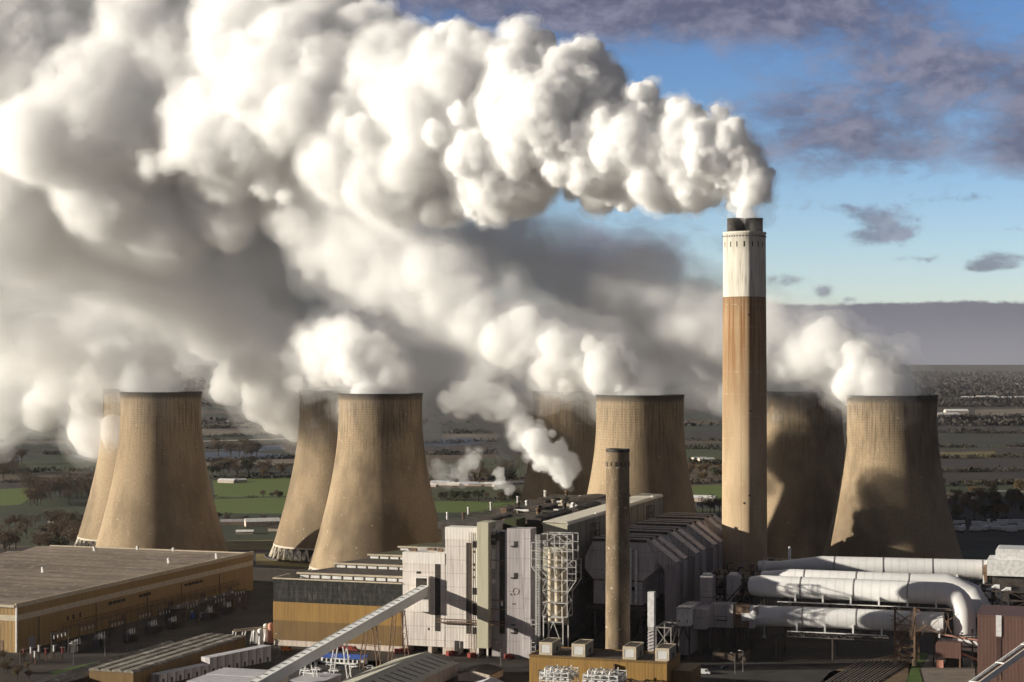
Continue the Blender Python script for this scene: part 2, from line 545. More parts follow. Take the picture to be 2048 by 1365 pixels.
PAINTS = [mat('white_car_paint', (.8, .8, .8), rough=.3, spec=.5), mat('silver_car_paint', (.5, .5, .52), rough=.3, spec=.5),
          mat('dark_car_paint', (.03, .035, .05), rough=.3, spec=.5), RED, mat('blue_car_paint', (.04, .1, .3), rough=.3, spec=.5)]

BARK = mat('bare_bark', (.075, .052, .036), (.05, .035, .026), 2)
TWIG_BR = mat('brown_twigs', (.115, .075, .044), (.075, .05, .031), .3)
TWIG_GR = mat('olive_foliage', (.06, .062, .028), (.04, .042, .02), .3)
TWIG_GD = mat('tawny_scrub', (.15, .10, .042), (.10, .068, .032), .3)
HEDGE = mat('hedge_leaves', (.05, .042, .025), (.032, .028, .018), .1)

# ------------------------------------------------------------------ ground, fields, water
def ground_mat():
    m = mat('plain_of_fields', (.07, .050, .031), (.042, .031, .022), .01, .95, 0, 8)
    t = m.node_tree
    p = t.nodes['Principled BSDF']
    tc = N(t, 'ShaderNodeTexCoord')
    mp = N(t, 'ShaderNodeMapping')
    mp.inputs['Scale'].default_value = (.0016, .0034, 1)
    mp.inputs['Rotation'].default_value = (0, 0, .16)
    t.links.new(tc.outputs['Object'], mp.inputs[0])
    v = N(t, 'ShaderNodeTexVoronoi', voronoi_dimensions='2D', distance='MANHATTAN')
    v.inputs['Scale'].default_value = 1.0
    t.links.new(mp.outputs[0], v.inputs['Vector'])
    sc3 = N(t, 'ShaderNodeSeparateColor')
    t.links.new(v.outputs['Color'], sc3.inputs[0])
    r, g_, b_ = sc3.outputs[:3]
    src = p.inputs['Base Color'].links[0].from_socket
    c = MIX(t, M(t, 'MULTIPLY', SS(t, r, .45, .55), .9), src, (.07, .05, .032))
    c = MIX(t, M(t, 'MULTIPLY', SS(t, g_, .62, .68), .9), c, (.044, .054, .022))
    c = MIX(t, M(t, 'MULTIPLY', SS(t, b_, .72, .78), .9), c, (.13, .092, .056))
    n = N(t, 'ShaderNodeTexNoise')
    n.inputs['Scale'].default_value = .02
    n.inputs['Detail'].default_value = 9
    t.links.new(tc.outputs['Object'], n.inputs['Vector'])
    c = MIX(t, SS(t, n.outputs[0], .4, .7), c, MIX(t, .5, c, (.03, .026, .018)))
    e = N(t, 'ShaderNodeTexVoronoi', voronoi_dimensions='2D', feature='DISTANCE_TO_EDGE')
    e.inputs['Scale'].default_value = 1.0
    t.links.new(mp.outputs[0], e.inputs['Vector'])
    t.links.new(c, p.inputs['Base Color'])
    return m


g = MB()
g.add([(-40000, 200, 0), (40000, 200, 0), (40000, 60000, 0), (-40000, 60000, 0)], [(0, 1, 2, 3)])
tag(g.build('ground', ground_mat()), kind='structure')


def sheet(name, poly, mt, z, px=True):
    m_ = MB()
    pts = [gnd(x, y, 0) for x, y in poly] if px else [Vector((x, y, 0)) for x, y in poly]
    m_.add([(q.x, q.y, z) for q in pts], [tuple(range(len(pts)))])
    return tag(m_.build(name, mt), kind='structure')


GREEN1 = mat('winter_wheat', (.105, .15, .022), (.12, .155, .03), .02, .9, 0, 8)
GREEN2 = mat('rough_pasture', (.075, .085, .026), (.055, .06, .024), .02, .9, 0, 8)
DKGREEN = mat('dark_pasture', (.05, .05, .024), (.04, .034, .02), .01, .9, 0, 8)
TAN = mat('dry_grass', (.20, .165, .055), (.13, .10, .04), .03, .95, 0, 8)
STUBBLE = mat('stubble', (.22, .185, .13), (.15, .12, .085), .01, .95, 0, 8)
PLOUGH = mat('ploughed_soil', (.05, .037, .028), (.036, .028, .023), .01, .95, 0, 8)
WATER = mat('still_water', (.085, .08, .085), (.07, .068, .072), .02, .5, spec=.25)
TRACK = mat('pale_track', (.42, .37, .31), (.3, .26, .2), .05)
YARD = mat('works_yard', (.026, .020, .014), (.055, .040, .027), .045, .92, 0, 10, lo=.4, hi=.68)
ASPHALT = mat('asphalt', (.03, .027, .025), (.05, .045, .04), .08, .9)
DIRT = mat('bare_earth', (.17, .115, .065), (.10, .072, .042), .08, .95, 0, 8)
LAWN = mat('mown_grass', (.07, .12, .018), (.05, .09, .016), .1, .95)
PATHM = mat('concrete_path', (.22, .19, .16), (.15, .13, .11), .12)

sheet('works_yard', [(-420, 560), (420, 560), (420, 1190), (250, 1260), (-120, 1330), (-420, 1290)], YARD, .02, False)
for poly, mt in [([(425, 962), (592, 950), (602, 992), (430, 996)], GREEN1), ([(428, 999), (602, 994), (607, 1028), (432, 1027)], GREEN1),
                 ([(0, 979), (86, 975), (70, 990), (40, 1010), (0, 1012)], GREEN1), ([(862, 978), (1048, 972), (1050, 998), (868, 1000)], GREEN2),
                 ([(868, 1003), (1052, 1001), (1055, 1024), (872, 1026)], GREEN1), ([(862, 928), (1050, 912), (1050, 952), (862, 958)], GREEN2),
                 ([(1372, 973), (1450, 970), (1450, 1003), (1376, 1003)], GREEN1), ([(1376, 1017), (1450, 1017), (1450, 1030), (1380, 1030)], GREEN2),
                 ([(0, 868), (240, 862), (240, 880), (0, 884)], GREEN2), ([(0, 925), (220, 920), (220, 940), (0, 946)], GREEN2),
                 ([(0, 890), (200, 884), (200, 904), (0, 910)], DKGREEN), ([(400, 848), (600, 845), (600, 868), (400, 872)], STUBBLE),
                 ([(400, 924), (600, 918), (600, 930), (400, 936)], STUBBLE), ([(400, 940), (600, 934), (600, 954), (400, 960)], DKGREEN),
                 ([(1870, 866), (2060, 872), (2060, 892), (1870, 890)], DKGREEN), ([(1950, 820), (2060, 818), (2060, 831), (1950, 833)], STUBBLE),
                 ([(1870, 905), (1990, 903), (1990, 915), (1870, 917)], TAN), ([(1870, 920), (2060, 916), (2060, 966), (1870, 968)], PLOUGH),
                 ([(1870, 842), (2060, 838), (2060, 862), (1870, 862)], PLOUGH), ([(1870, 760), (2060, 758), (2060, 768), (1870, 770)], TAN),
                 ([(1368, 862), (1450, 862), (1450, 880), (1370, 880)], PLOUGH), ([(1368, 900), (1450, 900), (1450, 925), (1372, 925)], GREEN2),
                 ([(860, 868), (1050, 862), (1050, 880), (860, 886)], STUBBLE), ([(432, 1082), (560, 1080), (548, 1100), (436, 1100)], TAN),
                 ([(512, 1108), (620, 1108), (640, 1136), (512, 1130)], TAN), ([(700, 1118), (900, 1100), (920, 1130), (700, 1150)], TAN)]:
    sheet('field', poly, mt, .05)
for poly in ([(405, 906), (470, 902), (590, 912), (560, 918), (480, 921), (405, 922)], [(425, 901), (500, 893), (606, 888), (606, 897), (520, 902)],
             [(140, 912), (238, 907), (238, 919), (170, 920)], [(0, 918), (30, 915), (44, 920), (0, 926)], [(850, 880), (930, 876), (1000, 884), (900, 893), (850, 894)],
             [(1384, 1007), (1446, 1009), (1446, 1015), (1386, 1014)]):
    sheet('water', poly, WATER, .08)
for poly in ([(1950, 980), (2060, 983), (2060, 985), (1950, 982)], [(95, 1042), (165, 1048), (165, 1051), (95, 1046)], [(405, 882), (606, 876), (606, 878), (405, 884)],
             [(1868, 780), (2060, 776), (2060, 778), (1868, 782)]):
    sheet('path', poly, TRACK, .10)


# ------------------------------------------------------------------ cooling towers
def tower_r(z):
    return 25.6 * math.sqrt(1 + ((z - 104) / 69.6) ** 2)


def make_tower(px, k, label):
    p = Vector(((px - 1024) / k, F / k, 0))
    t = wthing('cooling_tower', label, 'cooling tower', p, 0, 'cooling towers of the power station')
    return t


TOWERS = [(322, 3.1, 'tall concrete cooling tower behind the long warehouse, its right half in shade'),
          (279, 2.78, 'cooling tower mostly hidden behind the leftmost front tower, only its sunlit left edge showing'),
          (761, 3.25, 'large brown cooling tower rising behind the stepped turbine hall roofs'),
          (674, 2.9, 'cooling tower with its legs showing, peeping out left behind the tower at the turbine hall'),
          (1280, 3.4, 'cooling tower standing behind the short grey chimney and the boiler house roof'),
          (1144, 3.01, 'dark shaded cooling tower half hidden by steam left of the short grey chimney'),
          (1784, 3.45, 'sunlit cooling tower with a ragged smoke shadow on its side, behind the white ducts'),
          (1605, 3.05, 'dark shaded cooling tower between the tall chimney and the tower with the smoke shadow')]
shell_me = inner_me = rim_me = leg_me = basin_me = None
tower_objs = []
zs = [9 + 105 * i / 40 for i in range(41)]
for i, (px, k, lab) in enumerate(TOWERS):
    t = make_tower(px, k, lab)
    tower_objs.append(t)
    if i == 0:
        shell = MB().lathe([(tower_r(z), z) for z in zs], 96).build('shell', MT, t)
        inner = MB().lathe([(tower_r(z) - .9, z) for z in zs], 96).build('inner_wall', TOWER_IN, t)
        rim = MB().lathe([(tower_r(114) - 1.0, 113.9), (tower_r(114) - 1.0, 114.6), (tower_r(114) + .35, 114.6), (tower_r(114) + .35, 113.6), (tower_r(113) + .02, 113.4)], 96, smooth=False).build('rim', SOOT, t)
        lint = MB().lathe([(tower_r(9) - 1.0, 8.2), (tower_r(9) + .3, 8.2), (tower_r(9) + .3, 9.3), (tower_r(9) - 1.0, 9.3), (tower_r(9) - 1.0, 8.2)], 96, smooth=False).build('ring_beam', CONC_LEG, t)
        r0, r1 = tower_r(0) + .6, tower_r(9) - .4
        da = 2 * math.pi / 40
        lm = MB()
        lm.beam((r0, 0, 0), (r1 * math.cos(da * .46), r1 * math.sin(da * .46), 8.2), .75)
        lm.beam((r0, 0, 0), (r1 * math.cos(da * .46), -r1 * math.sin(da * .46), 8.2), .72)
        leg = lm.build('leg', CONC_LEG, t)
        for j in range(1, 40):
            c = leg.copy()
            C.objects.link(c)
            c.parent = t
            c.rotation_euler = (0, 0, j * da)
        MB().lathe([(44.0, 0.02), (49.5, .02), (49.5, 1.2), (48.9, 1.2), (48.9, .5), (44, .5)], 96, smooth=False).build('basin', SOOT, t)
        MB().lathe([(38, .3), (38, 8.6), (37, 8.6), (37, .3)], 64).build('packing', DK_REC, t)
    else:
        for ch in tower_objs[0].children:
            c = ch.copy()
            C.objects.link(c)
            c.parent = t
            if ch.name.split('.')[0] in ('shell',):
                c.rotation_euler = (0, 0, i * 1.37)

# ------------------------------------------------------------------ tall chimney with three flues
CH = Vector((122.4, 947.4, 0))


def rounded(r, n=72, p=1.45, rot=math.radians(6)):
    out = []
    for j in range(n):
        a = 2 * math.pi * j / n
        c, s = math.cos(a), math.sin(a)
        q = (abs(c) ** p + abs(s) ** p) ** (-1 / p) * r
        out.append((q * math.cos(a + rot), q * math.sin(a + rot)))
    return out


def loft(secs, n=72):                          # secs: (radius, z, roundness)
    m_ = MB()
    vs_ = []
    for r, z, p in secs:
        vs_ += [(x, y, z) for x, y in rounded(r, n, p)]
    m_.add(vs_, [(i * n + j, i * n + (j + 1) % n, (i + 1) * n + (j + 1) % n, (i + 1) * n + j) for i in range(len(secs) - 1) for j in range(n)], True)
    return m_


def chimney_mat():
    m = mat('chimney_concrete', (.48, .36, .23), (.33, .235, .14), .06, .88, 0, 8, (1, 1, .25))
    t = m.node_tree
    p = t.nodes['Principled BSDF']
    tc = N(t, 'ShaderNodeTexCoord')
    s3 = N(t, 'ShaderNodeSeparateXYZ')
    t.links.new(tc.outputs['Object'], s3.inputs[0])
    x, y, z = s3.outputs
    ang = M(t, 'ARCTAN2', y, x)
    n = N(t, 'ShaderNodeTexNoise')
    cs = N(t, 'ShaderNodeCombineXYZ')
    t.links.new(M(t, 'MULTIPLY', ang, 7), cs.inputs[0])
    t.links.new(M(t, 'MULTIPLY', z, .012), cs.inputs[1])
    t.links.new(cs.outputs[0], n.inputs['Vector'])
    n.inputs['Scale'].default_value = 1.4
    n.inputs['Detail'].default_value = 7
    src = p.inputs['Base Color'].links[0].from_socket
    up = SS(t, z, 78, 168)
    rust = M(t, 'MULTIPLY', up, M(t, 'ADD', .35, M(t, 'MULTIPLY', SS(t, n.outputs[0], .42, .62), .65)), clamp=True)
    c = MIX(t, rust, src, (.225, .098, .028))
    c = MIX(t, M(t, 'MULTIPLY', SS(t, z, 155, 171), .5), c, (.16, .09, .045))
    band = M(t, 'FRACT', M(t, 'DIVIDE', z, 11.7))
    lift = M(t, 'FRACT', M(t, 'DIVIDE', z, 1.9))
    c = MIX(t, M(t, 'MULTIPLY', M(t, 'LESS_THAN', lift, .14), .05), c, (.16, .10, .06))
    sp_ = N(t, 'ShaderNodeTexNoise')
    sp_.inputs['Scale'].default_value = 1.0
    sp_.inputs['Detail'].default_value = 3
    t.links.new(tc.outputs['Object'], sp_.inputs['Vector'])
    c = MIX(t, M(t, 'MULTIPLY', M(t, 'MULTIPLY', M(t, 'LESS_THAN', band, .025), SS(t, sp_.outputs[0], .5, .62)), .5), c, (.68, .6, .5))
    seam = M(t, 'LESS_THAN', M(t, 'ABSOLUTE', M(t, 'ADD', ang, 1.86)), .012)
    c = MIX(t, M(t, 'MULTIPLY', seam, .5), c, (.1, .06, .03))
    t.links.new(c, p.inputs['Base Color'])
    return m


t = wthing('tall_chimney', 'very tall concrete chimney with a white top section and dark flue mouths, billowing smoke', 'chimney', CH)
R_B, R_T = 12.2, 11.4
ZW, ZT = 168.0, 202.1
loft([(R_B, 0, 1.45), (R_B - .02, 20, 1.45), (12.0, 90, 1.45), (11.7, 150, 1.45), (11.55, ZW, 1.45)]).build('shaft', chimney_mat(), t)
WTOP = clad('weathered_white_paint', (.66, .63, .55), (.50, .47, .40), 3.0, 'X', .85, (.24, .19, .14), .65)
loft([(11.6, ZW + .02, 1.45), (11.45, 190, 1.45), (11.4, ZT - 1.2, 1.45), (11.7, ZT - 1.0, 1.45), (11.7, ZT, 1.45), (10.5, ZT, 1.45), (10.5, ZT - .8, 1.45)]).build('white_top', WTOP, t)
cap = MB()
cap.add([(x, y, ZT - .5) for x, y in rounded(10.7)], [tuple(range(72))])
cap.build('cap_slab', SOOT, t)
for j, (ax, ay) in enumerate(((-4.9, -2.2), (4.7, -2.6), (.4, 5.4))):
    fl = MB().lathe([(4.55, ZT - .4), (4.5, 208.6), (4.7, 208.7), (4.7, 209.2), (4.1, 209.2), (4.1, 202.5)], 32, ax, ay).build('flue', SOOT, t)
for j in range(16):
    a = 2 * math.pi * (j + .37) / 16
    c_, s_ = math.cos(a), math.sin(a)
    q = (abs(c_) ** 1.45 + abs(s_) ** 1.45) ** (-1 / 1.45) * 11.43
    x, y = q * math.cos(a + math.radians(6)), q * math.sin(a + math.radians(6))
    d = Vector((x, y, 0)).normalized()
    o_ = MB().beam((x - d.x * .3, y - d.y * .3, 194.0), (x - d.x * .3, y - d.y * .3, 196.8), .75, .9).build('vent_slot', SOOT, t)
pk = MB()
for j in range(40):
    a = 2 * math.pi * j / 40
    c_, s_ = math.cos(a), math.sin(a)
    q = (abs(c_) ** 1.45 + abs(s_) ** 1.45) ** (-1 / 1.45) * 11.48
    pk.beam((q * math.cos(a + .105), q * math.sin(a + .105), 199.4), (q * math.cos(a + .105), q * math.sin(a + .105), 200.1), .5, .5)
pk.build('corbel_course', SOOT, t)
for z_, a in ((158, -1.5), (108, -1.45), (64, -1.48), (60, -1.7)):
    c_, s_ = math.cos(a - .105), math.sin(a - .105)
    q = (abs(c_) ** 1.45 + abs(s_) ** 1.45) ** (-1 / 1.45) * 11.9
    MB().beam((q * math.cos(a), q * math.sin(a), z_), (q * math.cos(a), q * math.sin(a), z_ + .9), 1.3, .7).build('platform_bracket', SOOT, t)

# ------------------------------------------------------------------ smoke and steam
WIND = .62                                     # metres gone away from the viewer per metre drifted left


def along(start_X, start_Y, px, wind):
    return (start_Y + start_X * wind) / (1 + wind * (px - 1024) / F)


_b = bmesh.new()
bmesh.ops.create_icosphere(_b, subdivisions=2, radius=1)
ICO_V = np.array([v.co[:] for v in _b.verts])
ICO_F = np.array([[v.index for v in f.verts] for f in _b.faces])
_b.free()


def puffs(nodes, seed, off, vox, big=9, small=26, tiny=0, minr=2.2, extra=()):
    """spheres of a billowing column: nodes are (point, radius); returns mesh arrays"""
    R = random.Random(seed)
    balls = []
    for (pa, ra), (pb, rb) in zip(nodes[:-1], nodes[1:]):
        u = (pb - pa).length / ((ra + rb) / 2)
        for kind, cnt in ((0, big), (1, small), (2, tiny)):
            for j in range(int(u * cnt + 1.5)):
                f = R.random()
                r = ra + (rb - ra) * f
                d = Vector((R.gauss(0, 1), R.gauss(0, 1), R.gauss(0, 1))).normalized()
                dist, rr = ((R.random() ** .5 * .55, R.uniform(.36, .62)), (R.uniform(.5, .84), R.uniform(.13, .32)),
                            (R.uniform(.7, .92), R.uniform(.07, .14)))[kind]
                c = pa.lerp(pb, f) + d * r * dist
                rad = r * rr - off * (1.0, .9, .7)[kind]
                if rad > max(minr, 1.8 * vox):
                    balls.append((*c, rad))
    for c, r in extra:
        for j in range(26):
            d = Vector((R.gauss(0, 1), R.gauss(0, 1), R.gauss(0, 1))).normalized()
            rad = r * R.uniform(.2, .46) - off * .6
            q = c + d * r * R.uniform(.1, .72)
            if rad > max(minr, 1.8 * vox):
                balls.append((*q, rad))
    if not balls:
        return None
    b = np.array(balls)
    v = (b[:, None, :3] + ICO_V[None] * b[:, None, 3:]).reshape(-1, 3)
    f = (ICO_F[None] + (np.arange(len(b)) * len(ICO_V))[:, None, None]).reshape(-1, 3)
    return v, f


TEX = {}


def tex(kind, size, depth):
    key = (kind, size, depth)
    if key not in TEX:
        if kind == 'CELLS':                   # rounded bulges with creases between them
            x = bpy.data.textures.new('billow', 'VORONOI')
            x.distance_metric, x.noise_scale, x.noise_intensity = 'DISTANCE_SQUARED', size, 1.0
        else:
            x = bpy.data.textures.new('billow', 'CLOUDS')
            x.noise_scale, x.noise_depth = size, depth
        TEX[key] = x
    return TEX[key]


def hull(name, vf, vox, disp, mt, parent=None, org=None):
    me = bpy.data.meshes.new(name)
    v, f = vf
    v = (v - np.array(org[:])).astype(np.float32)
    me.vertices.add(len(v))
    me.vertices.foreach_set('co', v.ravel())
    me.loops.add(f.size)
    me.loops.foreach_set('vertex_index', f.ravel().astype(np.int32))
    me.polygons.add(len(f))
    me.polygons.foreach_set('loop_start', np.arange(0, f.size, 3, dtype=np.int32))
    me.update(calc_edges=True)
    o = bpy.data.objects.new(name, me)
    C.objects.link(o)
    me.materials.append(mt)
    if parent:
        o.parent = parent
    else:
        o.location = org
    r = o.modifiers.new('union', 'REMESH')
    r.mode, r.voxel_size, r.use_smooth_shade = 'VOXEL', vox, True
    for i, (kind, size, strength, depth) in enumerate(disp):
        if i == 2:                            # heal folds made by the large billows before the fine ones
            r = o.modifiers.new('heal', 'REMESH')
            r.mode, r.voxel_size, r.use_smooth_shade = 'VOXEL', vox, True
        d = o.modifiers.new('billow', 'DISPLACE')
        d.texture, d.texture_coords, d.strength, d.mid_level = tex(kind, size, depth), 'GLOBAL', strength, .36
    return o


V = 'CELLS'
STEAM = {}


def steam(d, aniso=.0, tint=(1, 1, 1)):
    key = (d, aniso, tint)
    if key not in STEAM:
        STEAM[key] = steam_mat('water_vapour' if tint == (1, 1, 1) else 'shaded_vapour', d, aniso, tint)
    return STEAM[key]


def plume(name, label, cat, pxnodes, start, seed, shells, vox, disp, group, big=9, small=26, tiny=0, wind=WIND, minr=2.2, bumps=()):
    """pxnodes: (column, row, radius in photo pixels, optional distance); the axis runs downwind from start (X, Y).
    shells: (how far inside the outline, density, last node or None); the first is the outline itself"""
    nodes = []
    for q in pxnodes:
        Y = q[3] if len(q) > 3 else along(start[0], start[1], q[0], wind)
        nodes.append((pix(q[0], q[1], Y), q[2] * Y / F))
    ex = []
    for q in bumps:
        Y = along(start[0], start[1], q[0], wind)
        ex.append((pix(q[0], q[1], Y), q[2] * Y / F))
    org = nodes[0][0].copy()
    root = None
    for off, den, upto, *alt in shells:
        vf = puffs(nodes[:upto] if upto else nodes, seed, off, vox, big, small, tiny, minr * (.6 if upto and upto < 8 else 1), [e for e in ex if not upto or e[0].x >= nodes[upto - 1][0].x])
        if vf is None:
            continue
        o = hull(name if root is None else ('wisps' if alt else 'dense_core'), vf, vox, alt[0] if alt else disp, steam(den), root, org)
        if root is None:
            root = tag(o, label, cat, group)
    return root
GP = 'vapour plumes drifting left from the power station'
D_CRISP = [(V, 19, -9, 2), (V, 8, -4.6, 2), (V, 4, -2.8, 2), (V, 2, -1.3, 2)]
D_SOFT = [(V, 26, -11, 2), (V, 10, -5.5, 2), (V, 4, -2.2, 2)]
D_MED = [(V, 17, -7, 2), (V, 8, -4.8, 2), (V, 3.6, -2.6, 2), (V, 1.9, -1.1, 2)]
D_WISP = [('NOISE', 34, 20, 4), ('NOISE', 11, 10, 4), ('NOISE', 4.5, 4.5, 3)]
D_SMALL = [(V, 5, -3.2, 2), (V, 2, -1.4, 2)]
plume('smoke_plume', 'huge white smoke plume pouring left from the tall chimney across the upper sky', 'smoke',
      [(1489, 434, 46), (1494, 404, 62), (1484, 362, 76), (1446, 318, 102), (1395, 328, 100), (1330, 305, 120), (1250, 300, 128), (1170, 270, 148),
       (1080, 245, 192), (980, 240, 202), (870, 240, 212), (760, 228, 225), (640, 222, 255), (500, 225, 300), (340, 235, 345), (150, 240, 385), (-80, 240, 400), (-420, 220, 420)],
      (122.4, 947.4), 5, [(-1.2, .02, None), (7, .014, None, D_WISP), (2, .05, None), (5, .06, 16), (6, .10, 14), (5, .16, 12), (3.5, .3, 10), (2, .45, 8)], 1.2, D_CRISP, GP, 14, 44, 24, .85, 2.2, [(1432, 232, 30), (1165, 135, 64), (1205, 150, 38), (1050, 92, 60), (905, 100, 74), (1290, 198, 46), (1000, 405, 52), (1235, 388, 40), (880, 410, 62), (740, 60, 80)])
plume('steam_plume', 'steam rolling off the leftmost front tower above the long warehouse', 'steam',
      [(323, 804, 80), (316, 765, 88), (280, 720, 92), (205, 700, 96), (110, 680, 110), (10, 645, 125), (-100, 570, 150), (-210, 470, 170)], (-226, 1161), 21, [(0, .012, None), (-3, .006, None, D_WISP), (7, .02, None), (14, .03, None), (4, .08, 4)], 2.0, D_SOFT, GP, minr=7, wind=.25)  # out-of-view left end is shaped to shade the steam and towers beside it
plume('steam_plume', 'broad bank of steam sinking over the hidden far left tower and the fields', 'steam',
      [(279, 842, 92), (232, 812, 120), (165, 785, 138), (85, 755, 158), (10, 740, 175), (-90, 720, 185)], (-268, 1295), 22, [(0, .010, None), (-3, .006, None, D_WISP), (8, .02, None), (18, .03, None), (4, .10, 4)], 2.4, D_SOFT, GP, minr=8)
plume('steam_plume', 'bright dome of steam leaving the tower behind the turbine hall roofs', 'steam',
      [(761, 802, 82), (752, 762, 88), (725, 722, 88), (690, 705, 86), (655, 710, 76), (620, 730, 70)], (-81, 1108), 23, [(0, .02, None), (-3, .006, None, D_WISP), (3, .05, None), (6, .10, None), (4, .2, 4)], 1.5, D_MED, GP, 12, 34, 10, minr=3)
plume('steam_plume', 'wide white steam mass rising left behind the tower at the turbine hall', 'steam',
      [(672, 840, 90), (636, 800, 112), (575, 735, 145), (490, 650, 170), (380, 590, 195), (240, 550, 210), (60, 530, 215), (-300, 500, 230)], (-121, 1241), 24, [(0, .010, None), (-3, .006, None, D_WISP), (9, .02, None), (20, .035, None), (4, .10, 4)], 2.4, D_SOFT, GP, minr=8)
plume('steam_plume', 'steam streaming left from the tower behind the short grey chimney', 'steam',
      [(1280, 806, 84), (1262, 772, 90), (1215, 742, 88), (1150, 722, 90), (1075, 690, 92), (1000, 655, 92), (930, 600, 115), (850, 540, 130), (760, 490, 140), (650, 450, 150)], (75.3, 1059), 25, [(0, .016, None), (-3, .006, None, D_WISP), (4, .035, None), (7, .06, 8), (5, .10, 6), (4, .16, 4)], 1.5, D_MED, GP, 12, 34, 10, minr=3)
plume('steam_plume', 'dim grey steam from the dark tower left of the short grey chimney', 'steam',
      [(1144, 846, 92), (1108, 825, 115), (1035, 800, 140), (945, 765, 165), (870, 700, 180), (790, 610, 150), (690, 530, 165), (560, 480, 180), (420, 460, 190)], (40, 1196), 26, [(0, .011, None), (-3, .006, None, D_WISP), (8, .02, None), (16, .03, None), (4, .10, 4)], 2.4, D_SOFT, GP, minr=8)
plume('steam_plume', 'rounded steam plume trailing left from the rightmost tower behind the tall chimney', 'steam',
      [(1784, 806, 86), (1766, 768, 94), (1720, 738, 94), (1660, 720, 94), (1600, 705, 96), (1530, 690, 100), (1440, 665, 108), (1340, 625, 115), (1240, 580, 120)], (221, 1043), 27, [(0, .016, None), (-3, .006, None, D_WISP), (4, .03, None), (8, .05, 8), (5, .10, 5), (4, .14, 4)], 1.5, D_MED, GP, 12, 34, 10, minr=3)
plume('steam_plume', 'grey steam over the dark tower directly right of the tall chimney', 'steam',
      [(1605, 848, 88), (1572, 815, 108), (1510, 770, 110), (1420, 740, 120), (1320, 690, 130), (1200, 620, 140), (1080, 550, 140), (960, 500, 140), (850, 470, 140)], (190, 1180), 28, [(0, .008, None), (-3, .006, None, D_WISP), (8, .02, None), (16, .03, None), (4, .10, 4)], 2.4, D_SOFT, GP, minr=8)
GS = 'small steam jets above the boiler house roof'
plume('steam_jet', 'large steam jet leaping from the boiler house roof left of the short chimney', 'steam',
      [(1143, 980, 12, 1000), (1138, 958, 26, 1000), (1124, 930, 46, 1000), (1100, 908, 46, 1000), (1068, 885, 50, 1000), (1045, 845, 52, 1000), (1015, 815, 52, 1000), (960, 800, 48, 1000), (905, 800, 44, 1000)],
      (0, 0), 41, [(0, .03, None), (2, .07, 7), (1.0, .28, 5)], 1.0, D_SMALL, GS, 9, 24, 0)
plume('steam_jet', 'thin curling steam jet at the far left edge of the boiler house roof', 'steam',
      [(1022, 1003, 7, 960), (1022, 985, 17, 960), (1005, 972, 17, 960), (996, 955, 19, 960), (1000, 935, 12, 960)], (0, 0), 42, [(0, .09, None), (1.0, .25, None)], .6, D_SMALL, GS)
plume('steam_puff', 'loose torn puff of steam drifting over the green fields', 'steam',
      [(950, 915, 32, 970), (935, 930, 28, 970), (915, 955, 26, 970), (885, 950, 30, 970), (875, 920, 18, 970)], (0, 0), 43, [(0, .022, None), (1.2, .05, 3)], .8, D_SMALL, GS)

# ------------------------------------------------------------------ long warehouse on the left
t = thing('warehouse', 'long low yellow-brown warehouse with a pale band and a wide weathered roof, front left', 'warehouse', -168, -58)
w = MB().box(-305, -168, -58, 182, 0, 21.2)
w.build('wall', OCHRE_WH, t)
bd = MB()
bd.box(-305, -167.92, -58.08, -58, 14.6, 17.2).box(-168, -167.92, -58, 182, 14.6, 17.2)
bd.build('pale_band', BAND, t)
rf = MB()
nb = 8
for i in range(nb):
    y0, y1 = -58.5 + i * 240.8 / nb, -58.5 + (i + 1) * 240.8 / nb
    ym = (y0 + y1) / 2
    rf.prism_x([(y0 + .02, 21.2), (ym, 22.6), (y1 - .02, 21.2)], -305.4, -168.6)
roof = rf.build('roof', ROOF_WH, t)
ed = MB().box(-168.6, -167.7, -58.6, 182.4, 20.8, 22.75).box(-305.4, -168.6, -58.9, -58.1, 20.8, 22.0).box(-305.4, -168.6, 181.6, 182.4, 20.8, 21.9)
ed.build('gutter_edge', BAND, roof)
MB().box(-168.2, -167.5, -58.6, -57.8, 0, 21).build('corner_flashing', LOUVRE_W, t)
for y in (-16, -11, -5):
    MB().box(-168, -167.85, y, y + 1.6, 9.0, 11.4).build('window', DK_REC, t)
for y0, n in ((22, 4), (52, 3), (100, 5)):
    lv = MB()
    for j in range(n):
        lv.box(-168, -167.5, y0 + j * 4.2, y0 + j * 4.2 + 2.8, 11.8, 13.2)
    lv.build('wall_louvre', DK_REC, t)
pr = MB()
for z in (5.6, 6.4, 8.2):
    pr.beam((-167.4, -20, z), (-167.4, 165, z), .28)
for y in range(-20, 166, 7):
    pr.beam((-167.5, y, .3), (-167.5, y, 8.4), .22)
pr.build('wall_pipe_run', RUST, t)
for y in (-40, 10, 60, 96, 140):
    MB().box(-168, -167.8, y, y + .5, 0, 14).build('downpipe', DK_REC, t)
for y in (-48, -30, 34, 82, 118, 150):
    MB().box(-168, -167.88, y, y + 5.2, 0, 5.6).build('roller_door', RUST if y % 4 else LILAC_DK, t)
for x in (-180, -200, -225, -250):
    MB().box(x, x + 5, -58.1, -58, 0, 5.4).build('roller_door', RUST, t)
for (x, y) in ((-190, 120), (-215, 170), (-240, 172), (-176, 150), (-262, 160), (-232, 60)):
    MB().box(x, x + 1.3, y, y + 1.3, 21.3, 23.6).lathe([(.9, 23.6), (.9, 24.0), (.1, 24.6)], 10, x + .65, y + .65).build('roof_vent', LOUVRE_W, roof)

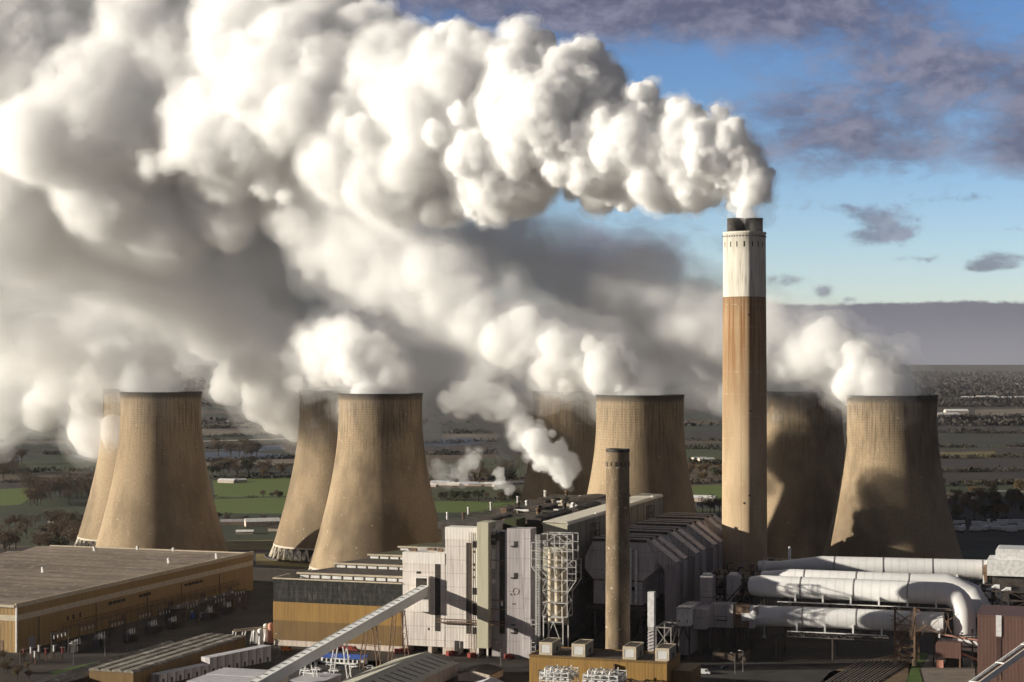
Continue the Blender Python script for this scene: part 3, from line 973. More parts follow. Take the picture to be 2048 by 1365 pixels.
# ------------------------------------------------------------------ turbine hall
t = thing('turbine_hall', 'brown and ochre turbine hall with a dark glazed strip and stepped dark roofs', 'building', -65.5, 0)
Z0, Z1, Z2 = zat(1280, -60, 0), zat(1241, -60, 0), zat(1204, -60, 0)
MB().box(-65.5, -.15, 0, 18, 0, Z0).build('plinth', PALE, t)
MB().box(-65.8, -.15, -.25, 18, Z0, Z1).build('brown_wall', OCHRE_DK, t)
MB().box(-65.8, -.15, -.3, 18, Z1 + .01, Z2).build('ochre_wall', OCHRE, t)
gz = MB().box(-65.6, -.15, -.1, .1, Z2 + .01, 31.4).box(-65.6, -.15, .12, 18, Z2 + .01, 27.55).build('glazing', GLAZE, t)
fr = MB()
for j in range(27):
    x = -65.6 + j * 2.5
    fr.box(x, x + .1, -.2, -.1, Z2 + .1, 31.3)
for z in (Z2 + 2.4, Z2 + 5, Z2 + 7.6):
    fr.box(-65.6, -.2, -.24, -.1, z, z + .14)
fr.build('mullion', MULL, gz)
MB().box(-66, -.15, -.45, .1, 31.42, 32.0).box(-66, -65.4, .1, 18, 31.42, 32.0).build('parapet', BAND, t)
MB().box(-65.4, -.2, .1, 18, 27.6, 28.2).build('roof', SOOT, t)
MB().box(-62.3, 7.8, 18.05, 215, 0, 28.6).build('rear_wall', OCHRE_DK, t)
for i, a0 in enumerate((19, 62.4, 105.5, 148)):
    a1 = a0 + 43
    xr = 7.6
    r_ = MB().prism_x([(a0, 31.6), (a0, 32.4), (a1 - .4, 30.3), (a1 - .4, 29.5)], -62.2 + .01 * i, xr).build('roof', ROOF_DK if i < 2 else ROOF_MOSS, t)
    cl = MB()
    for j in range(12):
        x = -61 + j * 5.7
        cl.box(x, x + 4.6, a0 - .12 + .3, a0 + .3, 29.9, 31.3)
    MB().box(-62.0, xr - .1, a0 + .3, a0 + .5, 28.6, 31.6).build('clerestory_wall', SOOT, t)
    cl.build('clerestory', LOUVRE_W, r_)
    MB().box(-62.6, xr, a0 - .3, a0 - .02, 31.7, 32.6).build('fascia', BAND, r_)
rl = MB()
for j in range(16):
    rl.beam((-28 + j * 2.2, 20.2, 32), (-28 + j * 2.2, 20.2, 33.2), .1)
rl.beam((-28, 20.2, 33.2), (5, 20.2, 33.2), .12)
rl.build('roof_railing', D_STEEL, t)

# ------------------------------------------------------------------ white bunker block with towers
t = thing('bunker_block', 'tall white clad bunker block with dark vertical strips where the conveyor enters', 'building', 0, 0)
zA, zB, zC, zD = 46.3, 58.4, 61.2, 58.6


def wall(x0, x1, y0, y1, z0, z1, mt, name='wall'):
    return MB().box(x0, x1, y0, y1, z0, z1).build(name, mt, t)


wall(0, 20.9, 0, 24, 3.4, 41.3, WHITE_C)
wall(0, 20.95, -.12, 24, 41.32, zA, WHITE_B, 'parapet_band')
wall(21, 36.9, .1, 8.6, 3.3, 52.8, WHITE_C)
wall(20.96, 37, -.05, 8.7, 52.82, zB, WHITE_B, 'parapet_band')
wall(37.2, 42.6, -2.2, 8.4, 4.2, zC, BEIGE_C, 'stair_tower')
wall(42.7, 50.6, 2.6, 8.8, 0, zD - 1.5, GREY_C, 'recessed_wall')
wall(50.7, 58.0, .4, 9, 0, zD, GREY_C)
wall(58.02, 61.9, .25, 9, 0, zD + .1, LILAC, 'pale_wall')
for x0, x1 in ((0, 2.4), (12.5, 14.3), (19.6, 27.5), (33, 37)):
    wall(x0 + .02, x1 - .02, .3, 8.4, 0, 3.38, PALE, 'pier')
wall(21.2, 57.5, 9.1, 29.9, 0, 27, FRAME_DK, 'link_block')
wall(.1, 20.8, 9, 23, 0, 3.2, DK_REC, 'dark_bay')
wall(37.3, 38, -2.1, -1.4, 0, 4.18, WHITE_B, 'post')
wall(41.8, 42.5, -2.1, -1.4, 0, 4.18, WHITE_B, 'post')


def strip(px0, px1, py0, py1, off, mt=DK_REC, name='window_strip', y=0.0, parent=None):
    b0, b1 = bat(px0, y), bat(px1, y)
    bm_ = (b0 + b1) / 2
    return MB().box(b0, b1, y - off, y + .3, zat(py1, bm_, y), zat(py0, bm_, y)).build(name, mt, parent or t)


s1 = strip(870, 881, 1126, 1263, .06)
s2 = strip(932.5, 943.5, 1086, 1268, .05)
s3 = strip(999, 1010, 1064, 1268, .06, y=2.6)
strip(944, 956, 1083, 1268, .04, WHITE_B, 'light_column')
for a, b_ in ((1083, 1096), (1176, 1190), (1207, 1231), (1255, 1269)):
    strip(945, 956, a, b_, .12, DK_REC, 'window')
for a, b_ in ((1102, 1106), (1127, 1132), (1138, 1142), (1153, 1157)):
    strip(946, 950, a, b_, .2, D_STEEL, 'wall_vent')
for (x0, x1, y0, y1) in ((1028, 1036, 1083, 1095), (1028, 1036, 1146, 1158), (1028, 1036, 1257, 1268)):
    w_ = strip(x0, x1, y0, y1, .08, DK_REC, 'window', .4)
    strip(x0 - 6, x0 + 1, y1 - 3, y1 - .4, .5, DK_REC, 'sill_ledge', .4, w_)
for (x0, x1, y0, y1) in ((1022, 1031, 1249, 1252), (1021, 1024, 1188, 1191), (1028, 1030, 1188, 1191), (1025, 1027, 1207, 1210), (1029, 1031, 1207, 1210)):
    strip(x0, x1, y0, y1, .07, DK_REC, 'small_opening', .4)
rb = bat(1032, .4)
rz = zat(1183, rb, .4)
MB().tube([(rb + 1.4 * math.cos(k_ * math.pi / 8), .3, rz + 1.4 * math.sin(k_ * math.pi / 8)) for k_ in range(17)], .09, 6).build('wall_ring', RUST, t)
strip(982, 991, 1099, 1138, .1, WHITE_B, 'white_panel', 2.6)
strip(982, 991, 1159, 1167, .1, WHITE_B, 'white_panel', 2.6)
strip(981, 991, 1056, 1064, .5, WHITE_B, 'white_panel', 2.6)
for (x0, x1, y0, y1) in ((983, 994, 1070, 1076), (992, 998, 1066, 1082), (984, 993, 1082, 1090), (1003, 1006, 1203, 1212)):
    strip(x0, x1, y0, y1, .9, D_STEEL if x0 != 1003 else WHITE_B, 'duct_outlet', 2.6)
for (x0, x1, y0, y1) in ((909, 917, 1282, 1308), (920, 925, 1283, 1305), (856, 859, 1256, 1261), (833, 842, 1143, 1148)):
    strip(x0, x1, y0, y1, .08, DK_REC, 'door' if y1 > 1300 else 'small_opening')
for y in (1120, 1200, 1218):
    strip(981, 1010, y, y + 1.6, .5, RUST, 'ledge', 2.6)
wk = MB()
xa, xb = bat(872, -1.5), bat(1012, -1.5)
zw = zat(1247, 30, -1.5)
for dz in (0, 1.5):
    wk.beam((xa, -1.9, zw + dz), (xb, -1.9, zw + dz), .22)
    wk.beam((xa, -.5, zw + dz), (xb, -.5, zw + dz), .22)
n = 24
for j in range(n + 1):
    x = xa + (xb - xa) * j / n
    wk.beam((x, -1.9, zw), (x, -1.9, zw + 1.5), .13)
wk.box(xa, xb, -1.8, -.6, zw - .1, zw + .05)
wk.build('walkway', RUST, t)
ld = MB()
xl = bat(940.5, -.8)
for sx_ in (-.55, .55):
    ld.beam((xl + sx_, -.8, 1), (xl + sx_, -.8, zat(1065, xl, 0)), .16)
for j in range(56):
    ld.beam((xl - .55, -.8, 1.5 + j), (xl + .55, -.8, 1.5 + j), .12)
    if j % 4 == 0:
        ld.beam((xl, -.8, 1.5 + j), (xl, .1, 1.5 + j), .12)
ld.build('ladder', RUST, t)
hb = MB()
b0, b1 = bat(828, -3), bat(857, -3)
z0, z1 = zat(1223, 8, -3), zat(1153, 8, -3)
hb.box(b0, b1, -3.2, -.02, z0, z0 + 5.2)
hb.box(b0, b1, -.9, -.02, z0 + 5.2, z1)
hb.box(b1 - .7, b1, -3.2, -.9, z0 + 5.2, z1).box(b0, b1 - .7, -3.2, -.9, z1 - .8, z1)
hbo = hb.build('head_box', WHITE_B, t)
ob = MB().box(b0 + .1, b1 - .8, -1.0, -.92, z0 + 5.3, z1 - 1).build('head_box_opening', DK_REC, hbo)
wall(-.1, 20.9, .2, 23.8, zA - .6, zA - .3, ROOF_DK, 'flat_roof')
dn = MB()
for (x0, y0, sx_, sy_, h_) in ((2, 4, 3, 2, 1.2), (8, 10, 4, 3, 1.0), (15, 6, 2, 2, 1.6)):
    dn.box(x0, x0 + sx_, y0, y0 + sy_, zA - .3, zA + h_)
dn.build('roof_plant', RUST, t)

# ------------------------------------------------------------------ boiler house with its mossy roof
t = thing('boiler_house', 'long dark boiler house with a mossy cluttered roof, small steam jets rising from it', 'building', 8, 30.1)
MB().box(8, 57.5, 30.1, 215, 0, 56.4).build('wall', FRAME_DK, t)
roof = MB().box(7.6, 57.9, 29.8, 215.4, 56.42, 57.8).build('roof', ROOF_MOSS, t)
MB().box(12, 44, 14, 29.7, 55.8, 59.4).build('front_plant_room', SOOT, t)
MB().box(44.2, 50, 16, 29.7, 56, 61.2).build('mossy_plant_room', mat('moss_green_wall', (.055, .065, .02), (.035, .04, .016), .5), t)
rr = random.Random(3)
for (x0, x1, y0, y1, h_) in ((50, 56.8, 32, 84, 3.4), (50.5, 56.5, 96, 138, 3.0), (49, 57, 150, 196, 3.2), (24, 30, 40, 70, 1.5), (12, 20, 90, 112, 1.6), (26, 34, 104, 134, 1.8), (14, 22, 150, 176, 2.0), (30, 44, 170, 200, 2.2)):
    MB().prism_y([(x0, 57.85), (x1, 57.85), (x1, 57.85 + h_ * .75), ((x0 + x1) / 2, 57.85 + h_), (x0, 57.85 + h_ * .75)], y0, y1).build('roof_monitor', SOOT if x0 > 45 else ROOF_DK, roof)
for j in range(34):
    x, y = rr.uniform(9, 48), rr.uniform(33, 210)
    h_, s_ = rr.uniform(.8, 2.4), rr.uniform(.6, 2.2)
    v_ = MB()
    if j % 3 == 0:
        v_.lathe([(s_ * .5, 57.8), (s_ * .5, 57.8 + h_ + 1), (s_ * .75, 57.8 + h_ + 1.1), (s_ * .75, 57.8 + h_ + 1.5), (.05, 57.8 + h_ + 2)], 10, x, y)
    elif j % 3 == 1:
        v_.box(x, x + s_ * 2.2, y, y + s_, 57.82, 57.8 + h_)
    else:
        v_.box(x, x + rr.uniform(4, 11), y, y + .8, 57.82, 57.8 + h_ * .5)
    v_.build('roof_vent', (LOUVRE_W, RUST, D_STEEL, BAND)[j % 4], roof)
for j in range(14):
    y = 40 + j * 12.4
    MB().box(8.3, 49, y, y + .7, 57.82, 58.5).build('roof_rib', SOOT, roof)
for (x, y) in ((8.5, 66), (8.4, 100), (9, 142), (8.6, 36), (9, 190)):
    MB().lathe([(.55, 57.8), (.55, 61.5), (.7, 61.6), (.7, 62.1), (.3, 62.1)], 10, x, y).build('exhaust_stub', LOUVRE_W, roof)
rl = MB()
for j in range(60):
    rl.beam((7.9, 31 + j * 3, 57.8), (7.9, 31 + j * 3, 59), .1)
rl.beam((7.9, 31, 59), (7.9, 210, 59), .12).beam((7.9, 31, 58.4), (7.9, 210, 58.4), .1)
rl.build('roof_railing', D_STEEL, roof)

# ------------------------------------------------------------------ pale penthouse gallery along the boiler house
t = thing('penthouse_gallery', 'long cream roofed gallery with olive grey side running along the boiler house top', 'building', 58.8, 28)
MB().prism_y([(59.0, 30), (66, 28), (71.0, 37.5), (71.0, 58.7), (70.4, 59.3), (59.4, 59.3), (59.0, 58.7)], 28.3, 213).build('side_wall', PH_SIDE, t)
MB().prism_y([(58.7, 58.9), (59.2, 59.75), (70.6, 59.75), (71.3, 58.9), (71.3, 58.2), (71.05, 58.2), (71.05, 59.32), (58.95, 59.32), (58.95, 58.2), (58.7, 58.2)], 27.9, 213.3).build('roof', PH_ROOF, t)
MB().box(59.1, 70.9, 28.0, 28.3, 12, 58.8).build('front_wall', BEIGE_C, t)
for j in range(15):
    y = 34 + j * 12.3
    MB().box(71.02, 71.12, y, y + .35, 37.6, 58.1).build('joint_strip', FRAME_DK, t)
for y in (75, 132, 188):
    MB().box(70.5, 71.6, y, y + 1.2, 59.3, 60.6).build('roof_upstand', LOUVRE_W, t)
for y in (66, 124, 176):
    sc_ = MB()
    for yy in (0, 4, 8):
        for xx in (71.4, 73.4):
            sc_.beam((xx, y + yy, 44), (xx, y + yy, 56), .28)
    for z in (45, 48.5, 52, 55.5):
        sc_.beam((73.4, y, z), (73.4, y + 8, z), .28).beam((71.2, y, z), (73.4, y, z), .22).beam((71.2, y + 8, z), (73.4, y + 8, z), .22)
    sc_.beam((73.4, y, 45), (73.4, y + 8, 48.5), .22).beam((73.4, y + 8, 48.5), (73.4, y, 52), .22)
    sc_.build('stair_cage', D_STEEL, t)
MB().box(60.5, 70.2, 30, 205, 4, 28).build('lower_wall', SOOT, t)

# ------------------------------------------------------------------ white lattice tower in front of the gallery
t = thing('lattice_tower', 'white steel lattice tower with cross bracing against the front of the gallery', 'tower', 66, -6)
ys = (-6.5, 1.5)
xL, xM, xR = bat(1084, -6.5), bat(1109, -6.5), bat(1134.5, -6.5)
rows = (1067, 1085, 1101, 1118, 1134, 1158, 1180, 1204, 1231)
zr = [zat(q, 62, -6.5) for q in rows]
fm = MB()
for y in ys:
    for x in (xL, xM, xR):
        fm.beam((x, y, zr[-1]), (x, y, zr[0] + .2), .38)
    for z in zr:
        fm.beam((xL, y, z), (xR, y, z), .34)
for x in (xL, xR):
    for z in zr:
        fm.beam((x, ys[0], z), (x, ys[1], z), .30)
for z in (zr[1], zr[4], zr[7]):
    for x in (xL, xR):
        fm.beam((x, ys[1], z), (min(max(x, 60), 70), 28, z), .3)
fm.build('frame', LATTICE, t)
br = MB()
for y in ys:
    for j in range(len(zr) - 1):
        a_, b_ = zr[j], zr[j + 1]
        if j % 2 == 0:
            br.beam((xL, y, b_), (xM, y, a_), .23).beam((xM, y, a_), (xR, y, b_), .23) if j < 3 else br.beam((xL, y, a_), (xM, y, b_), .23).beam((xM, y, b_), (xR, y, a_), .23)
        else:
            br.beam((xL, y, a_), (xM, y, b_), .23).beam((xM, y, b_), (xR, y, a_), .23)
for x in (xL, xR):
    for j in range(len(zr) - 1):
        br.beam((x, ys[j % 2], zr[j]), (x, ys[1 - j % 2], zr[j + 1]), .21)
br.build('bracing', LATTICE, t)
zb, zt_ = zat(1276, 62, -6.5), zat(1231, 62, -6.5)
x0, x1 = bat(1087, -6.5), bat(1126, -6.5)
lg = MB()
for x in (x0, x1):
    for y in ys:
        lg.beam((x, y, 0), (x, y, zt_), .48)
for z in (zt_ - .4, zt_ - 2.4):
    lg.beam((x0, ys[0], z), (x1, ys[0], z), .38)
lg.beam((x0, ys[0], zb - 4), ((x0 + x1) / 2, ys[0], zt_ - 2.4), .30).beam((x1, ys[0], zb - 4), ((x0 + x1) / 2, ys[0], zt_ - 2.4), .30)
lg.build('lower_frame', LATTICE, t)
wl = MB()
for (pxa, q0, q1, pxi) in ((1063, 1085, 1134, 1084), (1152, 1118, 1158, 1135), (1146, 1067, 1118, 1135)):
    xa = bat(pxa, -6.5)
    xi = bat(pxi, -6.5)
    za, zb_ = zat(q0, 62, -6.5), zat(q1, 62, -6.5)
    for y in ys:
        wl.beam((xa, y, zb_), (xa, y, za), .30)
        nn = 3
        for j in range(nn + 1):
            z = zb_ + (za - zb_) * j / nn
            wl.beam((xa, y, z), (xi, y, z), .23)
        wl.beam((xa, y, zb_), (xi, y, zb_ - (5.5 if pxa != 1146 else 2)), .32)
wl.build('side_landing', LATTICE, t)
lc = MB()
xc = bat(1075, -8)
for sx_ in (-.8, .8):
    for y in (-8.6, -7.0):
        lc.beam((xc + sx_, y, 8), (xc + sx_, y, zat(1068, 60, -8)), .22)
z = 8
while z < zat(1068, 60, -8) - 1.2:
    lc.beam((xc - .8, -8.6, z), (xc + .8, -8.6, z + 1.2), .2).beam((xc - .8, -8.6, z), (xc + .8, -8.6, z), .2)
    z += 1.2
lc.build('stair_ladder', LATTICE, t)
dk = MB()
for q in (1134, 1204):
    z = zat(q, 62, -6.5)
    dk.box(xL, xR, ys[0], ys[1], z - .15, z + .05)
dk.build('deck', LATTICE, t)
sl = MB()
for j in range(3):
    sl.lathe([(1.25, 18), (1.25, 50)], 12, xL + 2.6 + j * 3.1, -1.5)
sl.build('vertical_pipe', BAND, t)
t = thing('ladder_frame', 'small white ladder frame standing beside the white bunker block corner', 'ladder', 62.6, -1.2)
lf = MB()
xa, xb = bat(1062.5, -1.2), bat(1071, -1.2)
z0, z1 = zat(1312, 62, -1.2), zat(1240, 62, -1.2)
for x in (xa, xb):
    lf.beam((x, -1.2, 0), (x, -1.2, z1), .3)
lf.build('upright', LATTICE, t)
rg = MB()
for j in range(9):
    z = z0 + (z1 - z0) * j / 8
    rg.beam((xa, -1.2, z), (xb, -1.2, z), .25)
rg.build('rung', LATTICE, t)

# ------------------------------------------------------------------ precipitators
def precipitator(a):
    t = thing('precipitator', 'x', 'precipitator', 76, a, 0, 'grey precipitators behind the short chimney')
    bx = [bat(q, 45) for q in (1187, 1284, 1170, 1309, 1185, 1290)]
    l0, l1, m0, m1, r0_, r1_ = bx
    d = 33.0
    zt2 = 49.2
    MB().prism_y([(l0, 20.2), (l1, 20.2), (l1, 31.5), (m1, 36.5), (m1, 42), (r1_, zt2), (r0_, zt2), (m0, 42), (m0, 36.5), (l0, 31.5)], a, a + d).build('casing', LILAC, t)
    rf_ = MB()
    for j in range(3):
        y0 = a + .6 + j * 11
        rf_.prism_x([(y0, zt2 + .03), (y0 + 5, zt2 + 1.9), (y0 + 10.4, zt2 + .03)], r0_ - .8, r1_ + .8)
    rfo = rf_.build('roof', RIB_ROOF, t)
    for j in range(3):
        for q in (1.1, 6.2):
            MB().box(r0_ - .5, r1_ + .5, a + q + j * 11, a + q + .9 + j * 11, zt2 + .3, zt2 + 1.55 + .2 * (j % 2)).build('roof_beam', SOOT, rfo)
    for j in range(2):
        y0 = a + 4 + j * 15
        MB().hexa([(r1_ - 1.5, y0, zt2 - 3.5), (r1_ - 1.5, y0 + 9, zt2 - 3.5), (m1 + 5.6, y0 + 9, 35.5), (m1 + 5.6, y0, 35.5)],
                  [(r1_ + 1.2, y0, zt2 + .9), (r1_ + 1.2, y0 + 9, zt2 + .9), (m1 + 9.4, y0 + 9, 40.5), (m1 + 9.4, y0, 40.5)]).build('inlet_duct', LILAC, t)
        MB().box(m1 + 4.2, m1 + 9.2, y0 - .8, y0 + 9.6, 6, 39.2).build('riser_duct', LILAC_DK, t)
    hp = MB()
    for q in range(3):
        w_ = (l1 - l0) / 3
        x0_ = l0 + q * w_
        for j in range(3):
            y0 = a + j * 11
            hp.hexa([(x0_ + w_ * .4, y0 + 4.5, 12), (x0_ + w_ * .6, y0 + 4.5, 12), (x0_ + w_ * .6, y0 + 6.5, 12), (x0_ + w_ * .4, y0 + 6.5, 12)],
                    [(x0_ + .1, y0 + .1, 20.15), (x0_ + w_ - .1, y0 + .1, 20.15), (x0_ + w_ - .1, y0 + 10.8, 20.15), (x0_ + .1, y0 + 10.8, 20.15)])
    hp.build('hopper', D_STEEL, t)
    for x in (l0 + .6, (l0 + l1) / 2, l1 - .6):
        for y in (a + .8, a + d - .8):
            MB().beam((x, y, 0), (x, y, 20.1), .9).build('leg', D_STEEL, t)
    bc = MB()
    for y in (a + .8,):
        bc.beam((l0 + .6, y, 3), ((l0 + l1) / 2, y, 17), .4).beam(((l0 + l1) / 2, y, 3), (l1 - .6, y, 17), .4)
        bc.beam((l0 + .6, y, 17), ((l0 + l1) / 2, y, 3), .4).beam(((l0 + l1) / 2, y, 17), (l1 - .6, y, 3), .4)
    bc.beam((l0 - 4, a - .6, 18.6), (l1 + 4, a - .6, 18.6), 1.4)
    bc.build('leg_bracing', D_STEEL, t)
    for x in ((l0 + l1) / 2 - 4.6, l1 - 5):
        MB().box(x, x + 1.4, a - .06, a + .1, 27.0, 28.8).build('access_hatch', DK_REC, t)
    MB().box(l0 - .3, l1 + .3, a - .3, a - .02, 31.1, 31.8).build('stiffener', RUST, t)
    MB().lathe([(1.0, 21), (1.0, 47)], 10, l1 - 5.5, a - 1.6).build('front_pipe', W_STEEL, t)
    MB().lathe([(.6, 21), (.6, 46)], 10, l1 - 2.6, a - 1.2).build('front_pipe', W_STEEL, t)
    return t


PL = ['grey hexagonal precipitator nearest the short chimney, white pipes on its front', 'grey precipitator second in the row behind the short chimney',
      'grey precipitator third in the row, its ducts beside the dark gap', 'grey precipitator farthest back in the row, touching the tall chimney outline']
for i in range(4):
    precipitator(45 + 41.5 * i)['label'] = PL[i]

# ------------------------------------------------------------------ short chimney
t = wthing('short_chimney', 'short slender grey concrete chimney standing before the precipitators', 'chimney', site(105.4, -10))
sm = mat('short_chimney_concrete', (.24, .18, .115), (.15, .11, .068), .25, .88, 0, 8, (1, 1, .3))
tt = sm.node_tree
pp = tt.nodes['Principled BSDF']
tc = N(tt, 'ShaderNodeTexCoord')
s3 = N(tt, 'ShaderNodeSeparateXYZ')
tt.links.new(tc.outputs['Object'], s3.inputs[0])
vo = N(tt, 'ShaderNodeTexVoronoi')
vo.inputs['Scale'].default_value = .55
tt.links.new(tc.outputs['Object'], vo.inputs['Vector'])
bz = M(tt, 'FRACT', M(tt, 'DIVIDE', s3.outputs[2], 17.5))
dots = M(tt, 'MULTIPLY', M(tt, 'LESS_THAN', vo.outputs['Distance'], .33), M(tt, 'LESS_THAN', bz, .055))
dots = M(tt, 'MAXIMUM', dots, M(tt, 'MULTIPLY', M(tt, 'LESS_THAN', vo.outputs['Distance'], .16), .8))
pp_src = pp.inputs['Base Color'].links[0].from_socket
tt.links.new(MIX(tt, M(tt, 'MULTIPLY', dots, .38), pp_src, (.72, .68, .58)), pp.inputs['Base Color'])
MB().lathe([(5.5, 0), (5.4, 15), (5.25, 50), (5.1, 92.6), (5.15, 93), (5.15, 94.6)], 48).build('shaft', sm, t)
MB().lathe([(5.17, 94.6), (5.23, 94.62), (5.23, 96.0), (4.2, 96.0), (4.2, 90)], 48, smooth=False).build('rim', SOOT, t)
MB().lathe([(4.18, 95.0), (.01, 95.0)], 32).build('flue_cover', SOOT, t)
for j in range(14):
    a = 2 * math.pi * j / 14
    x, y = 5.05 * math.cos(a), 5.05 * math.sin(a)
    MB().beam((x, y, 88.4), (x, y, 90.4), .5, .5).build('vent_slot', SOOT, t)
MB().prism_y([(-6.0, 0), (6.0, 0), (6.0, 6), (3.5, 5), (-1, 5.4), (-3.6, 7.4), (-6.0, 7)], -7, -5.2).build('base_duct', SOOT, t)

# ------------------------------------------------------------------ yellow building with vent boxes
t = thing('yellow_plant_building', 'low yellow clad plant building carrying four vent boxes at the bottom of the picture', 'building', 84, -69.5)
MB().box(84, 141.8, -69.5, -46, 0, 13.6).build('wall', OCHRE, t)
MB().box(84.4, 141.4, -69.0, -46.4, 13.2, 13.64).build('roof', ROOF_DK, t)
pe = MB().box(83.8, 142, -69.8, -69.2, 13.3, 14.1).box(83.8, 142, -46.3, -45.8, 13.3, 14.1).box(83.8, 84.3, -69.2, -46.3, 13.3, 14.1).box(141.5, 142, -69.2, -46.3, 13.3, 14.1)
pe.build('parapet', OCHRE_DK, t)
MB().box(142.1, 150, -62, -44, 0, 9.5).build('side_annexe', OCHRE_DK, t)
MB().box(126, 134, -69.75, -69.4, 3.2, 6.2).build('door', RUST, t)
MB().box(88, 93, -69.75, -69.4, 5.5, 8.0).build('window', DK_REC, t)
MB().box(120, 120.7, -71.2, -69.4, 4, 12.2).build('downpipe', RUST, t)
VL = ['beige vent box with white louvre, leftmost on the yellow building roof', 'beige vent box with white louvre between the lattice tower and the short chimney',
      'beige vent box with white louvre just right of the short chimney foot', 'beige vent box with white louvre at the right corner of the yellow building roof']
for i, (p0, p1) in enumerate(((1079, 1104), (1144, 1170), (1246, 1272), (1311, 1338))):
    b0, b1 = bat(p0, -66), bat(p1, -66)
    t = thing('vent_box', VL[i], 'vent box', b0, -66, 13.64, 'vent boxes on the yellow building')
    MB().box(b0, b1, -66, -53.5, 13.66, 18.7).build('casing', PH_SIDE, t)
    fr = MB().box(b0 - .1, b0 + .7, -66.25, -65.9, 13.66, 18.9).box(b1 - .7, b1 + .1, -66.25, -65.9, 13.66, 18.9).box(b0 + .7, b1 - .7, -66.25, -65.9, 17.9, 18.9).box(b0 + .7, b1 - .7, -66.25, -65.9, 13.66, 14.5)
    fr.box(b0 - .1, b0 + .2, -65.9, -53.4, 18.4, 18.95).box(b1 - .2, b1 + .1, -65.9, -53.4, 18.4, 18.95).box(b0 + .2, b1 - .2, -53.7, -53.4, 18.4, 18.95)
    fr.build('frame', BAND, t)
    lv = MB()
    for j in range(10):
        x = b0 + .8 + (b1 - b0 - 1.6) * j / 10
        lv.box(x, x + (b1 - b0 - 1.6) / 10 * .7, -66.15, -65.95, 14.55, 17.85)
    lv.build('louvre', CLEAN_W, t)
    MB().box(b0 + .5, b1 - .5, -65.5, -54, 18.71, 18.78).build('roof', ROOF_DK, t)
    MB().box(b1, b1 + .08, -60, -57.5, 14.2, 16.2).build('side_grille', DK_REC, t)

# white pipe racks in front of it
for i, (p0, p1) in enumerate(((1086, 1142), (1172, 1240))):
    b0, b1 = bat(p0, -88), bat(p1, -88)
    t = thing('pipe_rack', ('white pipe rack before the yellow building, left one of the pair', 'white pipe rack before the yellow building, right one of the pair')[i], 'pipe rack', b0, -92, 0, 'white pipe racks in front of the yellow building')
    fm = MB()
    nx = 4
    for j in range(nx + 1):
        x = b0 + (b1 - b0) * j / nx
        for y in (-92, -84, -78):
            fm.beam((x, y, 0), (x, y, 11.5 + (.8 if j % 2 else 0)), .35)
        for z in (8, 9.6, 11.2):
            fm.beam((x, -92, z), (x, -78, z), .25)
    for z in (8, 9.6, 11.2):
        for y in (-92, -84, -78):
            fm.beam((b0, y, z), (b1, y, z), .28)
    fm.build('frame', W_STEEL, t)
    for j in range(5):
        y = -91 + j * 2.8
        MB().tube([(b0 - .6, y, 8.6 + (j % 2) * 1.5), (b1 + .3, y, 8.6 + (j % 2) * 1.5)], .42, 10).build('pipe', W_STEEL, t)
    for j in range(4):
        x = b0 + 1.4 + j * (b1 - b0 - 2) / 4
        MB().tube([(x, -90, 9.9), (x, -90, 12.3), (x + .8, -89, 13.1), (x + 1.8, -88, 13.0), (x + 2.0, -86, 12)], .3, 8).build('pipe_bend', W_STEEL, t)

t = thing('slender_stack', 'slender white square stack standing right of the short chimney', 'stack', 106, -14)
b0, b1 = bat(1295, -14), bat(1308, -14)
zt2 = zat(1182, 106, -14)
MB().box(b0, b1, -14, -10.6, zt2 - 15, zt2).build('upper_casing', W_STEEL, t)
MB().box(b0 + .15, b1 - .15, -13.85, -10.7, 0, zt2 - 15).build('lower_casing', LILAC, t)
lf = MB()
for j in range(12):
    z = 1 + j * (zt2 - 17) / 12
    lf.beam((b0, -14.1, z), (b1, -14.1, z + 1.1), .22)
lf.build('bracing', W_STEEL, t)
t = thing('pipework_tower', 'open steel frame box between the slender white stack and the boxy duct end', 'frame', 112, 8)
b0, b1 = bat(1312, 8), bat(1342, 8)
fm = MB()
zt2, zb = zat(1254, 114, 8), 0
for x in (b0, b1):
    for y in (8, 24):
        fm.beam((x, y, zb), (x, y, zt2), .5)
for y in (8, 24):
    fm.beam((b0, y, zt2), (b1, y, zt2), .5)
for x in (b0, b1):
    fm.beam((x, 8, zt2), (x, 24, zt2), .5)
fm.beam((b0, 8, zt2 - 9), (b1, 8, zt2), .35).beam((b0, 8, zt2), (b1, 8, zt2 - 9), .35).beam((b1, 8, zt2 - 9), (b1, 24, zt2), .35)
fm.build('frame', mat('grey_steel', (.3, .28, .26), (.2, .18, .17), .6), t)
MB().box(b0 + .6, b1 - .6, 10, 22, 0, zt2 - 9.5).build('tank_housing', SOOT, t)

